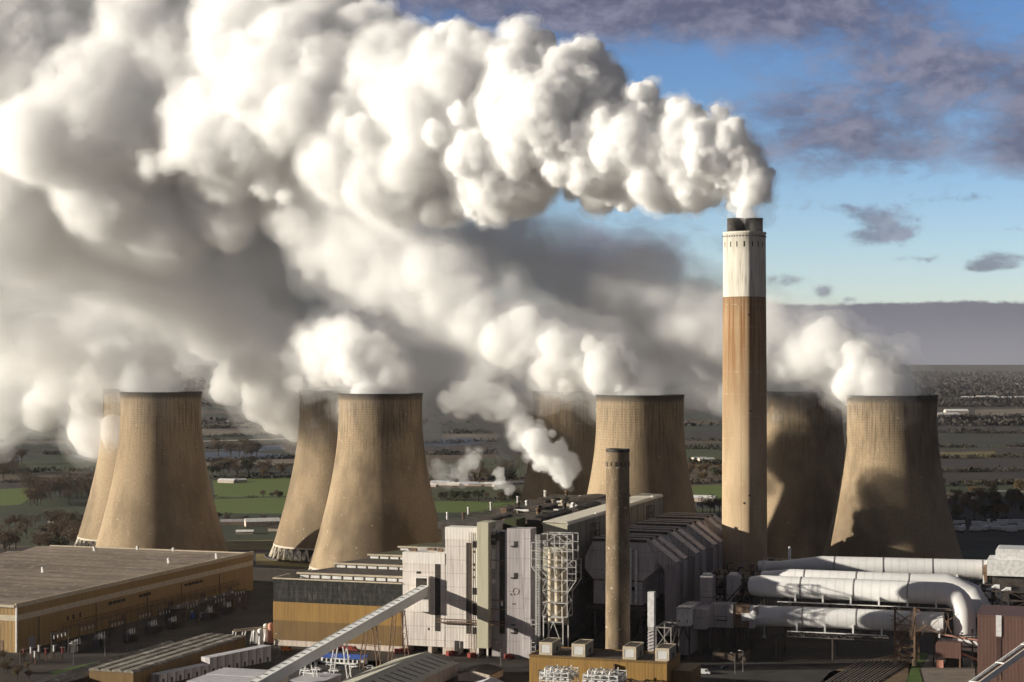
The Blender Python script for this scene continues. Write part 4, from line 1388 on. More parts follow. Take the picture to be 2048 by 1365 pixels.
# ------------------------------------------------------------------ coal conveyor on the left
P0, P1 = Vector(unsite(-108.5, 692) + (4.0,)), Vector((bat(851, -1.2), -1.0, zat(1180, 10, -1)))
t = thing('conveyor', 'long white enclosed conveyor climbing from the bottom edge to the white bunker block', 'conveyor', P0.x, P0.y)
d = (P1 - P0).normalized()
sd_ = d.cross(Vector((0, 0, 1))).normalized()
upv = sd_.cross(d).normalized()
hw, hh = 2.3, 2.1
MB().hexa([P0 - sd_ * hw - upv * hh, P0 + sd_ * hw - upv * hh, P0 + sd_ * hw + upv * hh, P0 - sd_ * hw + upv * hh],
          [P1 - sd_ * hw - upv * hh, P1 + sd_ * hw - upv * hh, P1 + sd_ * hw + upv * hh, P1 - sd_ * hw + upv * hh]).build('casing', CLEAN_W, t)
L = (P1 - P0).length
wn_ = 34
for j in range(wn_):
    c = P0 + d * (L * (j + .5) / wn_) + upv * (hh + .05) - sd_ * .2
    MB().hexa([c - d * .3 - sd_ * 1.1, c + d * .3 - sd_ * 1.1, c + d * .3 + sd_ * 1.1, c - d * .3 + sd_ * 1.1],
              [c - d * .3 - sd_ * 1.1 + upv * .1, c + d * .3 - sd_ * 1.1 + upv * .1, c + d * .3 + sd_ * 1.1 + upv * .1, c - d * .3 + sd_ * 1.1 + upv * .1]).build('roof_light', SOOT, t)
for s_, nm in ((-1, 'roof_trim'), (1, 'roof_trim')):
    a_ = P0 + upv * (hh + .06) + sd_ * s_ * (hw - .12)
    MB().beam(a_, a_ + d * L, .2, .14).build(nm, LOUVRE_W, t)
for f_ in (.36, .52, .68, .84):
    c = P0 + d * (L * f_)
    lg = MB()
    zt2 = c.z - hh
    for s_ in (-1, 1):
        foot = 4.6
        for q in (-1, 1):
            lg.beam((c.x + sd_.x * s_ * foot + q * .9, c.y + sd_.y * s_ * foot, 0), (c.x + sd_.x * s_ * 2 + q * .9, c.y + sd_.y * s_ * 2, zt2), .4)
        n = max(2, int(zt2 / 4))
        for k_ in range(n):
            z = zt2 * k_ / n
            f2 = foot - (foot - 2) * k_ / n
            lg.beam((c.x + sd_.x * s_ * f2 - .9, c.y + sd_.y * s_ * f2, z), (c.x + sd_.x * s_ * f2 + .9, c.y + sd_.y * s_ * f2, z + zt2 / n), .2)
    lg.beam((c.x - sd_.x * 3.2, c.y - sd_.y * 3.2, zt2 * .55), (c.x + sd_.x * 3.2, c.y + sd_.y * 3.2, zt2 * .55), .3)
    lg.build('trestle', RUST if f_ > .6 else W_STEEL, t)

# ------------------------------------------------------------------ conveyor at the bottom right
A_, B_ = pix(1905, 1400, 690), pix(2110, 1252, 742)
P0, P1 = Vector((*unsite(A_.x, A_.y), A_.z)), Vector((*unsite(B_.x, B_.y), B_.z))
t = thing('conveyor', 'white open topped conveyor cutting across the bottom right corner', 'conveyor', P0.x, P0.y)
d = (P1 - P0).normalized()
sd_ = d.cross(Vector((0, 0, 1))).normalized()
upv = sd_.cross(d).normalized()


def bar(mb, o1, o2, w_, h_):
    q0, q1 = P0 + sd_ * o1 + upv * o2, P1 + sd_ * o1 + upv * o2
    mb.beam(q0, q1, w_, h_)


m_ = MB()
bar(m_, 0, -.9, 4.0, 1.3)
bar(m_, 1.85, .35, .3, 1.2)
bar(m_, -1.85, .35, .3, 1.2)
m_.build('casing', CLEAN_W, t)
m_ = MB()
bar(m_, 0, -.1, 2.2, .2)
m_.build('belt', RUST, t)
for f_ in (.2, .45, .7, .95):
    c = P0 + (P1 - P0) * f_
    MB().beam(c - sd_ * 2 + upv * 1.0, c + sd_ * 2 + upv * 1.0, .6, .4).build('cross_hood', W_STEEL, t)
    MB().beam((c.x, c.y, 0), (c.x, c.y, c.z - 1.6), .6).build('trestle', RUST, t)

# ------------------------------------------------------------------ white flue gas ducts on the right
def duct(name, label, pts, rad, saddles, ring_every=24, group='white flue gas ducts', legs=True):
    t = thing(name, label, 'duct', pts[0][0], pts[0][1], 0, group)
    MB().tube(pts, rad, 28).build('duct_shell', DUCT, t)
    P = [Vector(p) for p in pts]

    def loc_r(i, f):
        return rad[i] + (rad[i + 1] - rad[i]) * f if isinstance(rad, (list, tuple)) else rad
    r = rad if not isinstance(rad, (list, tuple)) else rad[-1]
    for i in range(len(P) - 1):
        L = (P[i + 1] - P[i]).length
        if L < 30:
            continue
        dd = (P[i + 1] - P[i]) / L
        k_ = 6.0
        while k_ < L:
            c = P[i] + dd * k_
            MB().tube([c - dd * .25, c + dd * .25], loc_r(i, k_ / L) + .16, 28).build('stiffener_ring', DUCT_ST, t)
            k_ += ring_every
        sm_ = MB()
        for q in range(int(L / 4)):
            c = P[i] + dd * (q * 4 + 2)
            sm_.tube([c - dd * .07, c + dd * .07], loc_r(i, (q * 4 + 2) / L) + .025, 28)
        sm_.build('cladding_seam', DUCT_SEAM, t)
        k_ = 4.0
        while saddles and k_ < L:
            c = P[i] + dd * k_
            MB().box(c.x - .35, c.x + .35, c.y - r * .95, c.y - r * .6, c.z - r - 1.5, c.z - r * .45).build('saddle', DUCT, t)
            k_ += 12.5
    return t


za, zm, zl = 31.0, 31.0, 18.8
duct('duct', 'white round duct farthest back, half in shadow before the cooling towers', [(140, 136, 29.8), (150, 136, 29.9), (172, 137, 31.3), (252, 146, 31.3), (262, 147, 31.3)], [3.0, 3.2, 4.9, 4.9, 4.9], True)
duct('duct', 'white round duct peeping out above the bent duct with a chamfered right end', [(154, 72, 31.6), (168, 70, 32.2), (226, 72, 31.8), (238, 74, 32.2), (250, 72, 28), (255, 70, 20)], [3.6, 4.7, 4.8, 5.0, 5.2, 5.0], False)
el = [(240, 49, zm)]
for j in range(1, 8):
    a = j * math.pi / 2 / 7
    el.append((240 + 8.6 * math.sin(a), 49 - 2.2 * math.sin(a), zm - 8.6 * (1 - math.cos(a))))
duct('duct', 'big white duct bending down at its right end in full sun', [(152.6, 51, zm - .4), (158, 50, zm), (170, 49, zm)] + el + [(248.8, 46.6, 13.8)], [4.2, 4.9, 4.9] + [4.95] * 8 + [4.9], True)
duct('duct', 'lower white duct running beneath the bent duct, ending behind the lattice support', [(151, 41, 18.2), (158, 41, 18.4), (172, 41, zl), (240, 43, zl)], [4.9, 4.7, 4.6, 4.6], True)
# boxy ends
t = thing('duct_transition', 'boxy grey duct transition in the shade left of the lower white duct', 'duct', 138, 38)
b0, b1, b2, b3 = bat(1421, 36), bat(1466, 36), bat(1497, 36), bat(1517, 36)
z0, z1 = zat(1256, 145, 36), zat(1210, 145, 36)
MB().box(b0, b1, 36, 46, z0, z1).build('casing', LILAC, t)
MB().box(b1 + .02, b2, 36.5, 45.5, z0 + .4, z1 - .3).build('bellows', RUST, t)
MB().prism_y([(b2, z0 + .2), (b2 + 2.2, z0 + .2), (b3, z0 + 3.6), (b3, z1 - .2), (b2 + 2.4, z1 - .6)], 36.4, 45.6).build('taper', LILAC, t)
hr = MB()
for j in range(8):
    x = b0 + (b1 - b0) * j / 7
    hr.beam((x, 35.8, z1), (x, 35.8, z1 + 1.1), .1)
hr.beam((b0, 35.8, z1 + 1.1), (b1, 35.8, z1 + 1.1), .12)
hr.box(b0 + 3, b0 + 8, 34.4, 36, z0 + 3.2, z0 + 3.5).beam((b0 + 3, 34.5, z0 + 3.5), (b0 + 3, 34.5, z0 + 5.2), .15).beam((b0 + 8, 34.5, z0 + 3.5), (b0 + 8, 34.5, z0 + 5.2), .15).beam((b0 + 3, 34.5, z0 + 5.2), (b0 + 8, 34.5, z0 + 5.2), .15)
hr.build('handrail', D_STEEL, t)
for x in (b0 + 1, b1 - 1, b2 - 1):
    MB().beam((x, 38, 0), (x, 38, z0), .8).build('leg', D_STEEL, t)
t = thing('fan_house', 'white boxy fan house on braced legs at the left end of the ducts', 'fan house', 123, 20)
b0, b1 = bat(1353, 20), bat(1380, 20)
z0, z1 = zat(1252, 126, 20), zat(1218, 126, 20)
MB().box(b0, b1, 20, 44, z0, z1).build('casing', LOUVRE_W, t)
MB().box(b1 + .02, b1 + 6, 26, 43, z0 - 2, z1 - .8).build('side_casing', LILAC, t)
MB().prism_x([(19.7, z1), (44.3, z1), (44.3, z1 + .3), (19.7, z1 + .5)], b0 - .3, b1 + .3).build('roof', LILAC, t)
lg = MB()
for x in (b0 + .4, b1 - .4):
    for y in (20.6, 43):
        lg.beam((x, y, 0), (x, y, z0), .7)
lg.beam((b0 + .4, 20.6, z0 - 7), ((b0 + b1) / 2, 20.6, z0 - .3), .4).beam((b1 - .4, 20.6, z0 - 7), ((b0 + b1) / 2, 20.6, z0 - .3), .4)
lg.build('leg_frame', D_STEEL, t)
MB().box(b0 + .8, b1 - .8, 21.5, 40, 2, z0 - .4).build('lower_casing', LILAC_DK, t)
for x in (b0 + 1, b1 - 1.4):
    MB().box(x, x + .4, 19.9, 20.05, z0 + 1.6, z0 + 2.6).build('bracket', D_STEEL, t)
for i, (p0, p1, q0, q1, a) in enumerate(((1400, 1425, 1152, 1208, 52), (1453, 1479, 1151, 1204, 58))):
    b0, b1 = bat(p0, a), bat(p1, a)
    t = thing('duct_riser', ('tall grey square riser left of the duct ends, beside the precipitators', 'grey chamfered riser against the lattice left of the bent duct')[i], 'riser', b0, a, 0, 'square risers by the duct ends')
    z0, z1 = zat(q1, b0, a), zat(q0, b0, a)
    if i == 0:
        MB().box(b0, b1, a, a + 7, z0 - 6, z1).build('casing', LILAC, t)
    else:
        MB().prism_y([(b0, z0 - 1), (b0 + 1, z0 - 1), (b1, z0 + 6), (b1, z1 - 1.4), (b1 - 1, z1), (b0, z1)], a, a + 7).build('casing', LILAC, t)
        MB().beam((b0, a - .4, z0), (b1 + 1, a - .4, z0 + 8), .5).build('brace', D_STEEL, t)
    MB().box(b0 - .2, b1 + .2, a - .2, a + 7.2, z0 + 3, z0 + 3.3).build('joint_band', RUST, t)
    MB().box(b0 + 1, b0 + 4.5, a + 1, a + 6, z1 + .02, z1 + .9).build('cap', LOUVRE_W, t)
    MB().beam(((b0 + b1) / 2, a + 3.5, 0), ((b0 + b1) / 2, a + 3.5, z0 - 1), 2.0).build('post', D_STEEL, t)
# dark machinery deck left of the ducts
t = thing('machinery_deck', 'dark cluttered steel deck with pipes and small stacks before the tall chimney foot', 'steelwork', 146, 60)
fm = MB()
r_ = random.Random(9)
x0, x1, y0, y1 = bat(1420, 70), bat(1512, 70), 62, 96
for x in [x0 + (x1 - x0) * j / 5 for j in range(6)]:
    for y in (y0, (y0 + y1) / 2, y1):
        fm.beam((x, y, 0), (x, y, 34 + r_.uniform(-4, 3)), .6)
for z in (12, 20, 27, 32):
    for y in (y0, y1):
        fm.beam((x0, y, z), (x1, y, z), .6)
    for x in (x0, x1, (x0 + x1) / 2):
        fm.beam((x, y0, z), (x, y1, z), .5)
for j in range(5):
    xa, xb = x0 + (x1 - x0) * j / 5, x0 + (x1 - x0) * (j + 1) / 5
    fm.beam((xa, y0, 20), (xb, y0, 27), .35).beam((xa, y0, 27), (xb, y0, 20), .35).beam((xa, y0, 27), (xb, y0, 32), .3)
fm.build('frame', D_STEEL, t)
for j in range(26):
    x, y, z = r_.uniform(x0, x1 - 2), r_.uniform(y0, y1 - 6), r_.choice((20.3, 27.3, 32.3, 32.3))
    h_ = r_.uniform(1, 4.5)
    if j % 3:
        m_ = MB().box(x, x + r_.uniform(1, 3.5), y, y + r_.uniform(2, 5), z, z + h_)
    else:
        m_ = MB().tube([(x, y, z), (x, y, z + h_ + 1), (x + 1.2, y, z + h_ + 1.8), (x + 3, y, z + h_ + 1.6)], .4, 8)
    m_.build('plant_item', (D_STEEL, SOOT, RUST, LILAC_DK, D_STEEL, SOOT, LOUVRE_W)[j % 7], t)
dk = MB()
for z in (20, 27, 32):
    dk.box(x0, x1, y0 + .3, y1 - .3, z - .2, z + .1)
dk.build('deck', SOOT, t)
for x, z in ((x1 + 3.2, 33), (x1 + 9, 34)):
    pass
for i, (p0, q0, q1, a) in enumerate(((1528, 1119, 1142, 96), (1579, 1093, 1115, 140))):
    b0 = bat(p0, a)
    z0, z1 = zat(q1, b0, a), zat(q0, b0, a)
    o = single(MB().lathe([(.01, z1 - z0), (.7, z1 - z0 - .5), (.75, 0), (.75, -z0)], 12).lathe([(1.0, -z0), (1.0, -z0 + 1), (.75, -z0 + 1.2)], 12), 'vent_pipe', W_STEEL,
               ('thin white vent pipe at the left end of the bent duct', 'thin white vent pipe at the left end of the farthest duct')[i], 'vent pipe', site(b0, a, z0), 0, 'white vent pipes by the ducts')
# pipe trestles under the ducts
def truss(mb, x0, x1, y, z0, z1, n, w_=.3):
    mb.beam((x0, y, z0), (x1, y, z0), w_).beam((x0, y, z1), (x1, y, z1), w_)
    for j in range(n):
        a_, b_ = x0 + (x1 - x0) * j / n, x0 + (x1 - x0) * (j + 1) / n
        mb.beam((a_, y, z0), (a_, y, z1), w_ * .8).beam((a_, y, z1), (b_, y, z0), w_ * .7)


t = thing('duct_bridge', 'dark truss bridge carrying the bent duct and the lower duct on trestle legs', 'bridge', 160, 44)
m_ = MB()
truss(m_, 166, 243, 44.4, zm - 9.2, zm - 6.3, 18)
truss(m_, 166, 243, 53, zm - 9.2, zm - 6.3, 18)
m_.build('upper_truss', D_STEEL, t)
m_ = MB()
truss(m_, 172, 216, 36.6, zl - 8.4, zl - 6.1, 12)
truss(m_, 172, 216, 45.6, zl - 8.4, zl - 6.1, 12)
m_.build('lower_truss', mat('grey_truss_paint', (.16, .145, .13), (.1, .09, .08), .7), t)
m_ = MB().box(166, 243, 43.2, 44.6, zm - 6.25, zm - 6.0).box(172, 216, 35, 36.6, zl - 6.05, zl - 5.8)
m_.build('walkway', LOUVRE_W, t)
for x in (168, 192):
    for y in (37, 53):
        MB().beam((x, y, 0), (x, y, zl - 8.4 if y < 40 else zm - 9.2), .7).build('leg', D_STEEL, t)
t = thing('lattice_support', 'rusty braced steel support tower under the ducts near the bend', 'tower', 216, 36)
bx = (bat(1790, 36), bat(1829, 36))
m_ = MB()
for x in bx:
    for y in (36, 54):
        m_.beam((x, y, 0), (x, y, zm - 5), .8)
m_.build('column', RUST, t)
m_ = MB()
zz = [1.5, 5.2, 8.8, 12.4, 18, 24]
for j in range(len(zz) - 1):
    for y in (36, 54):
        m_.beam((bx[0], y, zz[j]), (bx[1], y, zz[j]), .4).beam((bx[0], y, zz[j]), (bx[1], y, zz[j + 1]), .3).beam((bx[1], y, zz[j]), (bx[0], y, zz[j + 1]), .3)
    for x in bx:
        m_.beam((x, 36, zz[j]), (x, 54, zz[j]), .4).beam((x, 36, zz[j]), (x, 54, zz[j + 1]), .3)
m_.build('bracing', RUST, t)
m_ = MB()
rr = random.Random(4)
for j in range(26):
    xa = rr.uniform(bx[0], 244)
    m_.beam((xa, 35.6, rr.uniform(13, 26)), (xa + rr.uniform(-7, 7), 35.4, rr.uniform(13, 26)), .25)
m_.build('bracing_screen', RUST, t)
for x in bx:
    MB().box(x - .9, x + .9, 35.1, 36.9, 0, 3.2).build('footing', CONC, t)
t = thing('bend_support', 'pale steel frame with faded red beams holding the foot of the bent duct', 'frame', 240, 40)
m_ = MB()
for x in (236, 252.5, 257):
    for y in (40, 53):
        m_.beam((x, y, 0), (x, y, 15 if x < 240 else 17), .6)
for z in (9, 14):
    m_.beam((236, 40, z), (257, 40, z), .5).beam((236, 53, z), (257, 53, z), .5)
m_.beam((236, 40, 14), (246, 40, 9), .4).beam((246, 40, 14), (252, 40, 9), .4)
m_.build('column', D_STEEL, t)
m_ = MB().beam((239, 39.6, 9.2), (258, 39.4, 2.6), .8).beam((240, 39.6, 14), (258, 39.6, 12), .6).beam((257.4, 39.6, 0), (257.4, 39.6, 22), .6)
m_.build('raking_beam', PINK, t)
m_ = MB().hexa([(243, 41, 8), (256, 41, 6.5), (256, 52, 6.5), (243, 52, 8)], [(244.4, 42, 13.9), (253.3, 42, 13.9), (253.3, 51, 13.9), (244.4, 51, 13.9)])
m_.build('duct_boot', DUCT, t)
# right hand rack and boxes
t = thing('steel_rack', 'tall dark steel rack with pale pipes at the right edge behind the brown building', 'rack', 252, 70)
m_ = MB()
for x in (252, 259, 266, 275, 284, 296):
    for y in (72, 84, 96):
        m_.beam((x, y, 0), (x, y, 30), .75)
for z in (10, 14, 18, 22, 26, 30):
    for y in (72, 96):
        m_.beam((252, y, z), (296, y, z), .7)
    for x in (252, 266, 284):
        m_.beam((x, 72, z), (x, 96, z), .6)
for j, (xa, xb) in enumerate(((252, 259), (259, 266), (266, 275), (275, 284))):
    for z in (10, 14, 18, 22, 26):
        if (j + z // 4) % 2:
            m_.beam((xa, 71.8, z), (xb, 71.8, z + 4), .4)
        else:
            m_.beam((xb, 71.8, z), (xa, 71.8, z + 4), .4)
m_.build('frame', D_STEEL, t)
for j, (x, z) in enumerate(((256, 12), (262, 12), (256, 20), (263, 20), (257, 27), (262, 26))):
    MB().tube([(x, 76, z - 2), (x, 76, z + 3), (x + 3, 76, z + 4.4), (x + 5, 76, z + 4.4)], 1.2, 12).build('pipe', W_STEEL, t)
MB().box(266, 296, 78, 95, 8, 29.5).build('dark_infill', SOOT, t)
t = thing('absorber_hood', 'white stepped hood with rounded corner above the dark rack at the right edge', 'hood', 258, 120)
b0 = bat(1974, 128)
MB().box(b0, 310, 128, 150, zat(1153, 262, 128), zat(1121, 262, 128)).build('lower_casing', W_STEEL, t)
b1 = bat(1991, 130)
z0, z1 = zat(1120.6, 264, 130), zat(1099, 264, 130)
MB().prism_y([(b1, z0), (310, z0), (310, z1), (b1 + .9, z1), (b1 + .3, z1 - .3), (b1, z1 - .9)], 130, 150).build('upper_casing', W_STEEL, t)
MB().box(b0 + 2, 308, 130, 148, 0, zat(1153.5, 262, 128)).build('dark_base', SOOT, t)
MB().hexa([(b0 - 1.2, 129, 27), (b0, 129, 27), (b0, 149, 27), (b0 - 1.2, 149, 27)], [(b0 - 2.2, 129, 34), (b0, 129, 35), (b0, 149, 35), (b0 - 2.2, 149, 34)]).build('flange', RUST, t)
# brown buildings
t = thing('brown_building', 'tall red-brown clad building at the bottom right with a white vertical panel', 'building', 257.4, 1.1)
MB().box(257.4, 310, 1.1, 34, 0, 28.2).build('wall', BROWN, t)
MB().box(257.2, 310, .9, 34.2, 28.22, 28.7).build('roof_edge', BROWN, t)
b0, b1 = bat(1992, 1), bat(2003, 1)
MB().box(b0, b1, .7, 1.0, zat(1273, b0, 1), 28.9).build('white_panel', W_STEEL, t)
MB().box(b0 + .2, b1 - .2, .85, 1.05, 2, zat(1274, b0, 1)).build('brown_strip', mat('dark_brown_sheet', (.075, .042, .034), (.06, .034, .028), 1), t)
t = thing('brown_cabin', 'small red-brown cabin with a rounded roof edge beneath the bent duct', 'building', 233, 36)
b0, b1 = bat(1871, 36), bat(1922, 36)
z1 = zat(1284, 238, 36)
MB().prism_y([(b0, 4.4), (b1, 4.4), (b1, z1), (b0 + .8, z1), (b0, z1 - 1)], 36, 48).build('wall', BROWN, t)
for x in (b0 + .5, b1 - .5):
    MB().beam((x, 36.6, 0), (x, 36.6, 4.4), .6).build('leg', RUST, t)
MB().box(b0 + .3, b0 + 3.4, 35.2, 38, .02, 3.4).build('orange_cabinet', PINK, t)
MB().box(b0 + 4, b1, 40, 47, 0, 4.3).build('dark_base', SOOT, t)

# ------------------------------------------------------------------ low sheds along the bottom
def gable_shed(name, label, b0, b1, a0, a1, ze, zr, wm, rm, lights=0):
    t = thing(name, label, 'shed', b0, a0)
    bm_ = (b0 + b1) / 2
    MB().prism_y([(b0, 0), (b1, 0), (b1, ze), (bm_, zr - .15), (b0, ze)], a0 + .3, a1 - .3).build('wall', wm, t)
    m_ = MB()
    for x in (b0 - .5, b1 + .5):
        dz = -.1
        m_.hexa([(bm_, a0, zr), (x, a0, ze + dz), (x, a1, ze + dz), (bm_, a1, zr)], [(bm_, a0, zr + .25), (x, a0, ze + dz + .25), (x, a1, ze + dz + .25), (bm_, a1, zr + .25)])
    r_ = m_.build('roof', rm, t)
    for j in range(lights):
        y = a0 + (a1 - a0) * (j + .6) / lights
        f0, f1 = .22, .82
        for s_ in (1,):
            xe = b1 + .5
            p0 = (bm_ + (xe - bm_) * f0, zr + (ze - .1 - zr) * f0 + .27)
            p1 = (bm_ + (xe - bm_) * f1, zr + (ze - .1 - zr) * f1 + .27)
            MB().hexa([(p0[0], y, p0[1]), (p1[0], y, p1[1]), (p1[0], y + .9, p1[1]), (p0[0], y + .9, p0[1])],
                      [(p0[0], y, p0[1] + .08), (p1[0], y, p1[1] + .08), (p1[0], y + .9, p1[1] + .08), (p0[0], y + .9, p0[1] + .08)]).build('roof_light', ROOF_DK, r_)
    return t


gable_shed('shed', 'pale ribbed gable roofed shed with dark roof lights at the bottom centre', 16.5, 45.3, -128, -49, 5.2, 9.2, PALE, ROOF_PALE, 12)
gable_shed('shed', 'small dark roofed shed right of the pale gable roofed shed', 50, 64, -62, -44, 3.2, 4.6, PALE, ROOF_DK, 0)
gable_shed('shed', 'small pale roofed shed cut by the bottom edge below the dark shed', 66, 80, -110, -84, 4.0, 6.4, PALE, ROOF_LILAC, 0)
t = thing('flat_roof_shed', 'lilac-white ribbed flat roofed shed left of the conveyor at the bottom edge', 'shed', -41, -128)
MB().box(-41, -12, -128, -96, 0, 5.6).build('wall', PALE, t)
for j in range(2):
    MB().box(-41.4, -11.6, -128.4 + j * 16.4, -112.4 + j * 16.4, 5.62, 6.1 + .2 * j).build('roof', ROOF_LILAC, t)
t = thing('flat_roof_shed', 'small lilac flat roofed shed right of the conveyor among parked cars', 'shed', -10, -100)
MB().box(-6, 8, -108, -88, 0, 4.4).build('wall', GREY_C, t)
MB().box(-6.3, 8.3, -108.3, -87.7, 4.42, 4.9).build('roof', ROOF_LILAC, t)
t = thing('long_shed', 'long brown flat roofed shed with lengthwise roof ribs, lower left', 'shed', -90, -122)
MB().box(-90, -69.4, -122, -22, 0, 6.6).build('wall', OCHRE_DK, t)
rf = MB()
for j in range(4):
    x = -90.4 + j * 5.35
    rf.prism_y([(x + .02, 6.62), (x + 5.3, 6.62), (x + 5.3, 7.0), (x + 4.2, 7.7), (x + 1.1, 7.7), (x + .02, 7.0)], -122.4, -21.6)
rf.build('roof', ROOF_SHED, t)
t = thing('long_shed', 'low long shed with pale streaked roof strips left of the long brown shed', 'shed', -112, -150)
MB().box(-106, -92, -160, -30, 0, 3.6).build('wall', FRAME_DK, t)
for j in range(3):
    x = -106.2 + j * 4.8
    MB().prism_y([(x, 3.62), (x + 4.4, 3.62), (x + 4.4, 4.0), (x + 2.2, 4.7), (x, 4.0)], -160.4, -29.6).build('roof', ROOF_SHED, t)

# row of tall grey storage cabins
pa, pb = gnd(318, 1368), gnd(527, 1324)
rz = math.atan2((pb - pa).y, (pb - pa).x) - math.pi / 2
proto = None
for j in range(14):
    f_ = j / 13
    h_ = 7.0 if j > 5 else 4.2
    p = pa.lerp(pb, f_)
    lab = 'tall grey storage cabin with dark joints in the row beside the long brown shed' if j > 5 else 'lower grey storage cabin at the near end of the row beside the long brown shed'
    t = wthing('storage_cabin', lab, 'cabin', p, rz, 'tall grey storage cabins' if j > 5 else 'lower grey storage cabins')
    MB().box(-2.5, 2.5, -2.25, 2.25, .15, h_).build('casing', LILAC, t)
    MB().box(-2.6, 2.6, -2.35, 2.35, h_, h_ + .18).build('roof', ROOF_LILAC, t)
    MB().box(2.5, 2.56, -.6, .6, .3, 2.4).build('door', SOOT, t)
    MB().box(-2.4, 2.4, -2.2, 2.2, 0, .15).build('base', SOOT, t)

# blue canopy building and small vehicles
t = thing('blue_canopy', 'low building with a long blue roof beyond the parked cars', 'canopy', -17, -54)
q0, q1 = gnd(640, 1327), gnd(745, 1325)
b0, a0 = unsite(q0.x, q0.y)
b1, a1 = unsite(q1.x, q1.y)
MB().box(b0 + .3, b1 - .3, a0 + .3, a0 + 5, 0, 2.8).build('wall', LOUVRE_W, t)
MB().hexa([(b0, a0 - .6, 2.82), (b1, a0 - .6, 2.82), (b1, a0 + 5.4, 3.6), (b0, a0 + 5.4, 3.6)], [(b0, a0 - .6, 3.1), (b1, a0 - .6, 3.1), (b1, a0 + 5.4, 3.9), (b0, a0 + 5.4, 3.9)]).build('roof', BLUE, t)
for j in range(9):
    x = b0 + 1.2 + j * (b1 - b0 - 2) / 9
    MB().box(x, x + 1.3, a0 + .22, a0 + .32, .9, 2.3).build('window', CARGLASS, t)


def car(label, paint, p, rz, group, van=False):
    t = wthing('parked_van' if van else 'parked_car', label, 'van' if van else 'car', p, rz, group)
    if van:
        prof = [(-2.6, .35), (2.6, .35), (2.65, 1.1), (1.9, 1.35), (1.35, 2.25), (-2.55, 2.35), (-2.65, 1.2)]
        gl = [(1.3, 1.35), (1.82, 1.38), (1.3, 2.12), (.5, 2.12), (.5, 1.35)]
    else:
        prof = [(-2.15, .3), (2.15, .3), (2.2, .75), (1.3, .95), (.6, 1.45), (-1.1, 1.48), (-1.9, .98), (-2.2, .9)]
        gl = [(1.15, .97), (.58, 1.38), (-1.05, 1.4), (-1.7, .98)]
    MB().prism_y(prof, -.9, .9).build('body', paint, t)
    MB().prism_y(gl, -.92, .92).build('window', CARGLASS, t)
    for x in (-1.4, 1.4):
        for y in (-.82, .82):
            MB().tube([(x, y - .1, .33), (x, y + .1, .33)], .33, 12).build('wheel', TYRE, t)
    for y in (-.6, .6):
        MB().box(prof[1][0] - .02, prof[1][0] + .06, y - .18, y + .18, .55, .72).build('headlight', LOUVRE_W, t)
    return t


r_ = random.Random(2)
pn = ['white', 'silver', 'dark', 'red', 'blue']
car_spots = [(612, 1344, 0), (632, 1342, 0), (650, 1352, 0), (668, 1344, 0), (640, 1360, 0), (625, 1358, 1), (690, 1338, 2), (705, 1336, 0), (662, 1332, 1), (720, 1333, 2), (738, 1338, 0), (655, 1362, 0)]
for j, (x, y, c) in enumerate(car_spots):
    car('%s car in the car park below the conveyor, before the blue roof' % pn[c], PAINTS[c], gnd(x, y), ROT + r_.choice((0, math.pi)) + r_.uniform(-.05, .05), '%s cars in the conveyor car park' % pn[c])
car('orange pickup van beside the pale plinth of the turbine hall', ORANGE, gnd(574, 1303), .4, None, True)
for x, y in ((662, 1302), (676, 1301), (690, 1302), (705, 1303)):
    car('red van parked along the turbine hall plinth behind the conveyor', RED, gnd(x, y), ROT, 'red vans by the turbine hall', True)
for x, y in ((800, 1308), (812, 1307)):
    car('red van parked at the corner where turbine hall meets white block', RED, gnd(x, y), ROT + .5, 'red vans at the white block corner', True)
for x, y in ((902, 1312), (945, 1316), (1018, 1318)):
    car('small red van parked at the foot of the white bunker block', RED, gnd(x, y), ROT + 1.2, 'red vans at the bunker block foot', True)
car('white lorry cab parked alone in the dark yard right of the yellow building', PAINTS[0], gnd(1392, 1347), -.2, None, True)
car('white flat van right behind the lone white one in the dark yard', PAINTS[0], gnd(1408, 1349), -.2, None, True)
car('dark car standing by the low yard wall under the duct transition', PAINTS[2], gnd(1452, 1338), .2, None)

# ------------------------------------------------------------------ switchyard in front of the warehouse side
def transformer(p, s, label, group):
    t = wthing('transformer', label, 'transformer', p, ROT + math.pi / 2, group)
    MB().box(-3 * s, 3 * s, -1.6 * s, 1.6 * s, .3, 3.4 * s).build('tank', mat('transformer_grey', (.10, .09, .085), (.07, .06, .055), .6) if 'transformer_grey' not in bpy.data.materials else bpy.data.materials['transformer_grey'], t)
    rd = MB()
    for j in range(8):
        rd.box(-2.8 * s + j * .72 * s, -2.8 * s + j * .72 * s + .4 * s, -2.7 * s, -1.62 * s, .7, 3.1 * s)
    rd.build('radiator', D_STEEL, t)
    MB().tube([(-2.6 * s, .4 * s, 4.4 * s), (1.4 * s, .4 * s, 4.4 * s)], .6 * s, 12).build('conservator', LILAC_DK, t)
    for j in range(3):
        x = -1.8 * s + j * 1.8 * s
        MB().lathe([(.28 * s, 3.4 * s), (.4 * s, 3.7 * s), (.2 * s, 4.0 * s), (.36 * s, 4.3 * s), (.16 * s, 4.7 * s), (.3 * s, 5.0 * s), (.08 * s, 5.8 * s)], 10, x, -.7 * s).build('bushing', LOUVRE_W, t)
    return t


for j, (x, y, s) in enumerate(((200, 1296, 1.3), (152, 1305, 1.1), (262, 1283, 1.1), (305, 1268, 1.2), (345, 1258, 1.1), (420, 1240, 1.2), (455, 1228, 1.1))):
    transformer(gnd(x, y), s, 'dark transformer with white bushings in the switchyard beside the warehouse side wall', 'transformers along the warehouse')


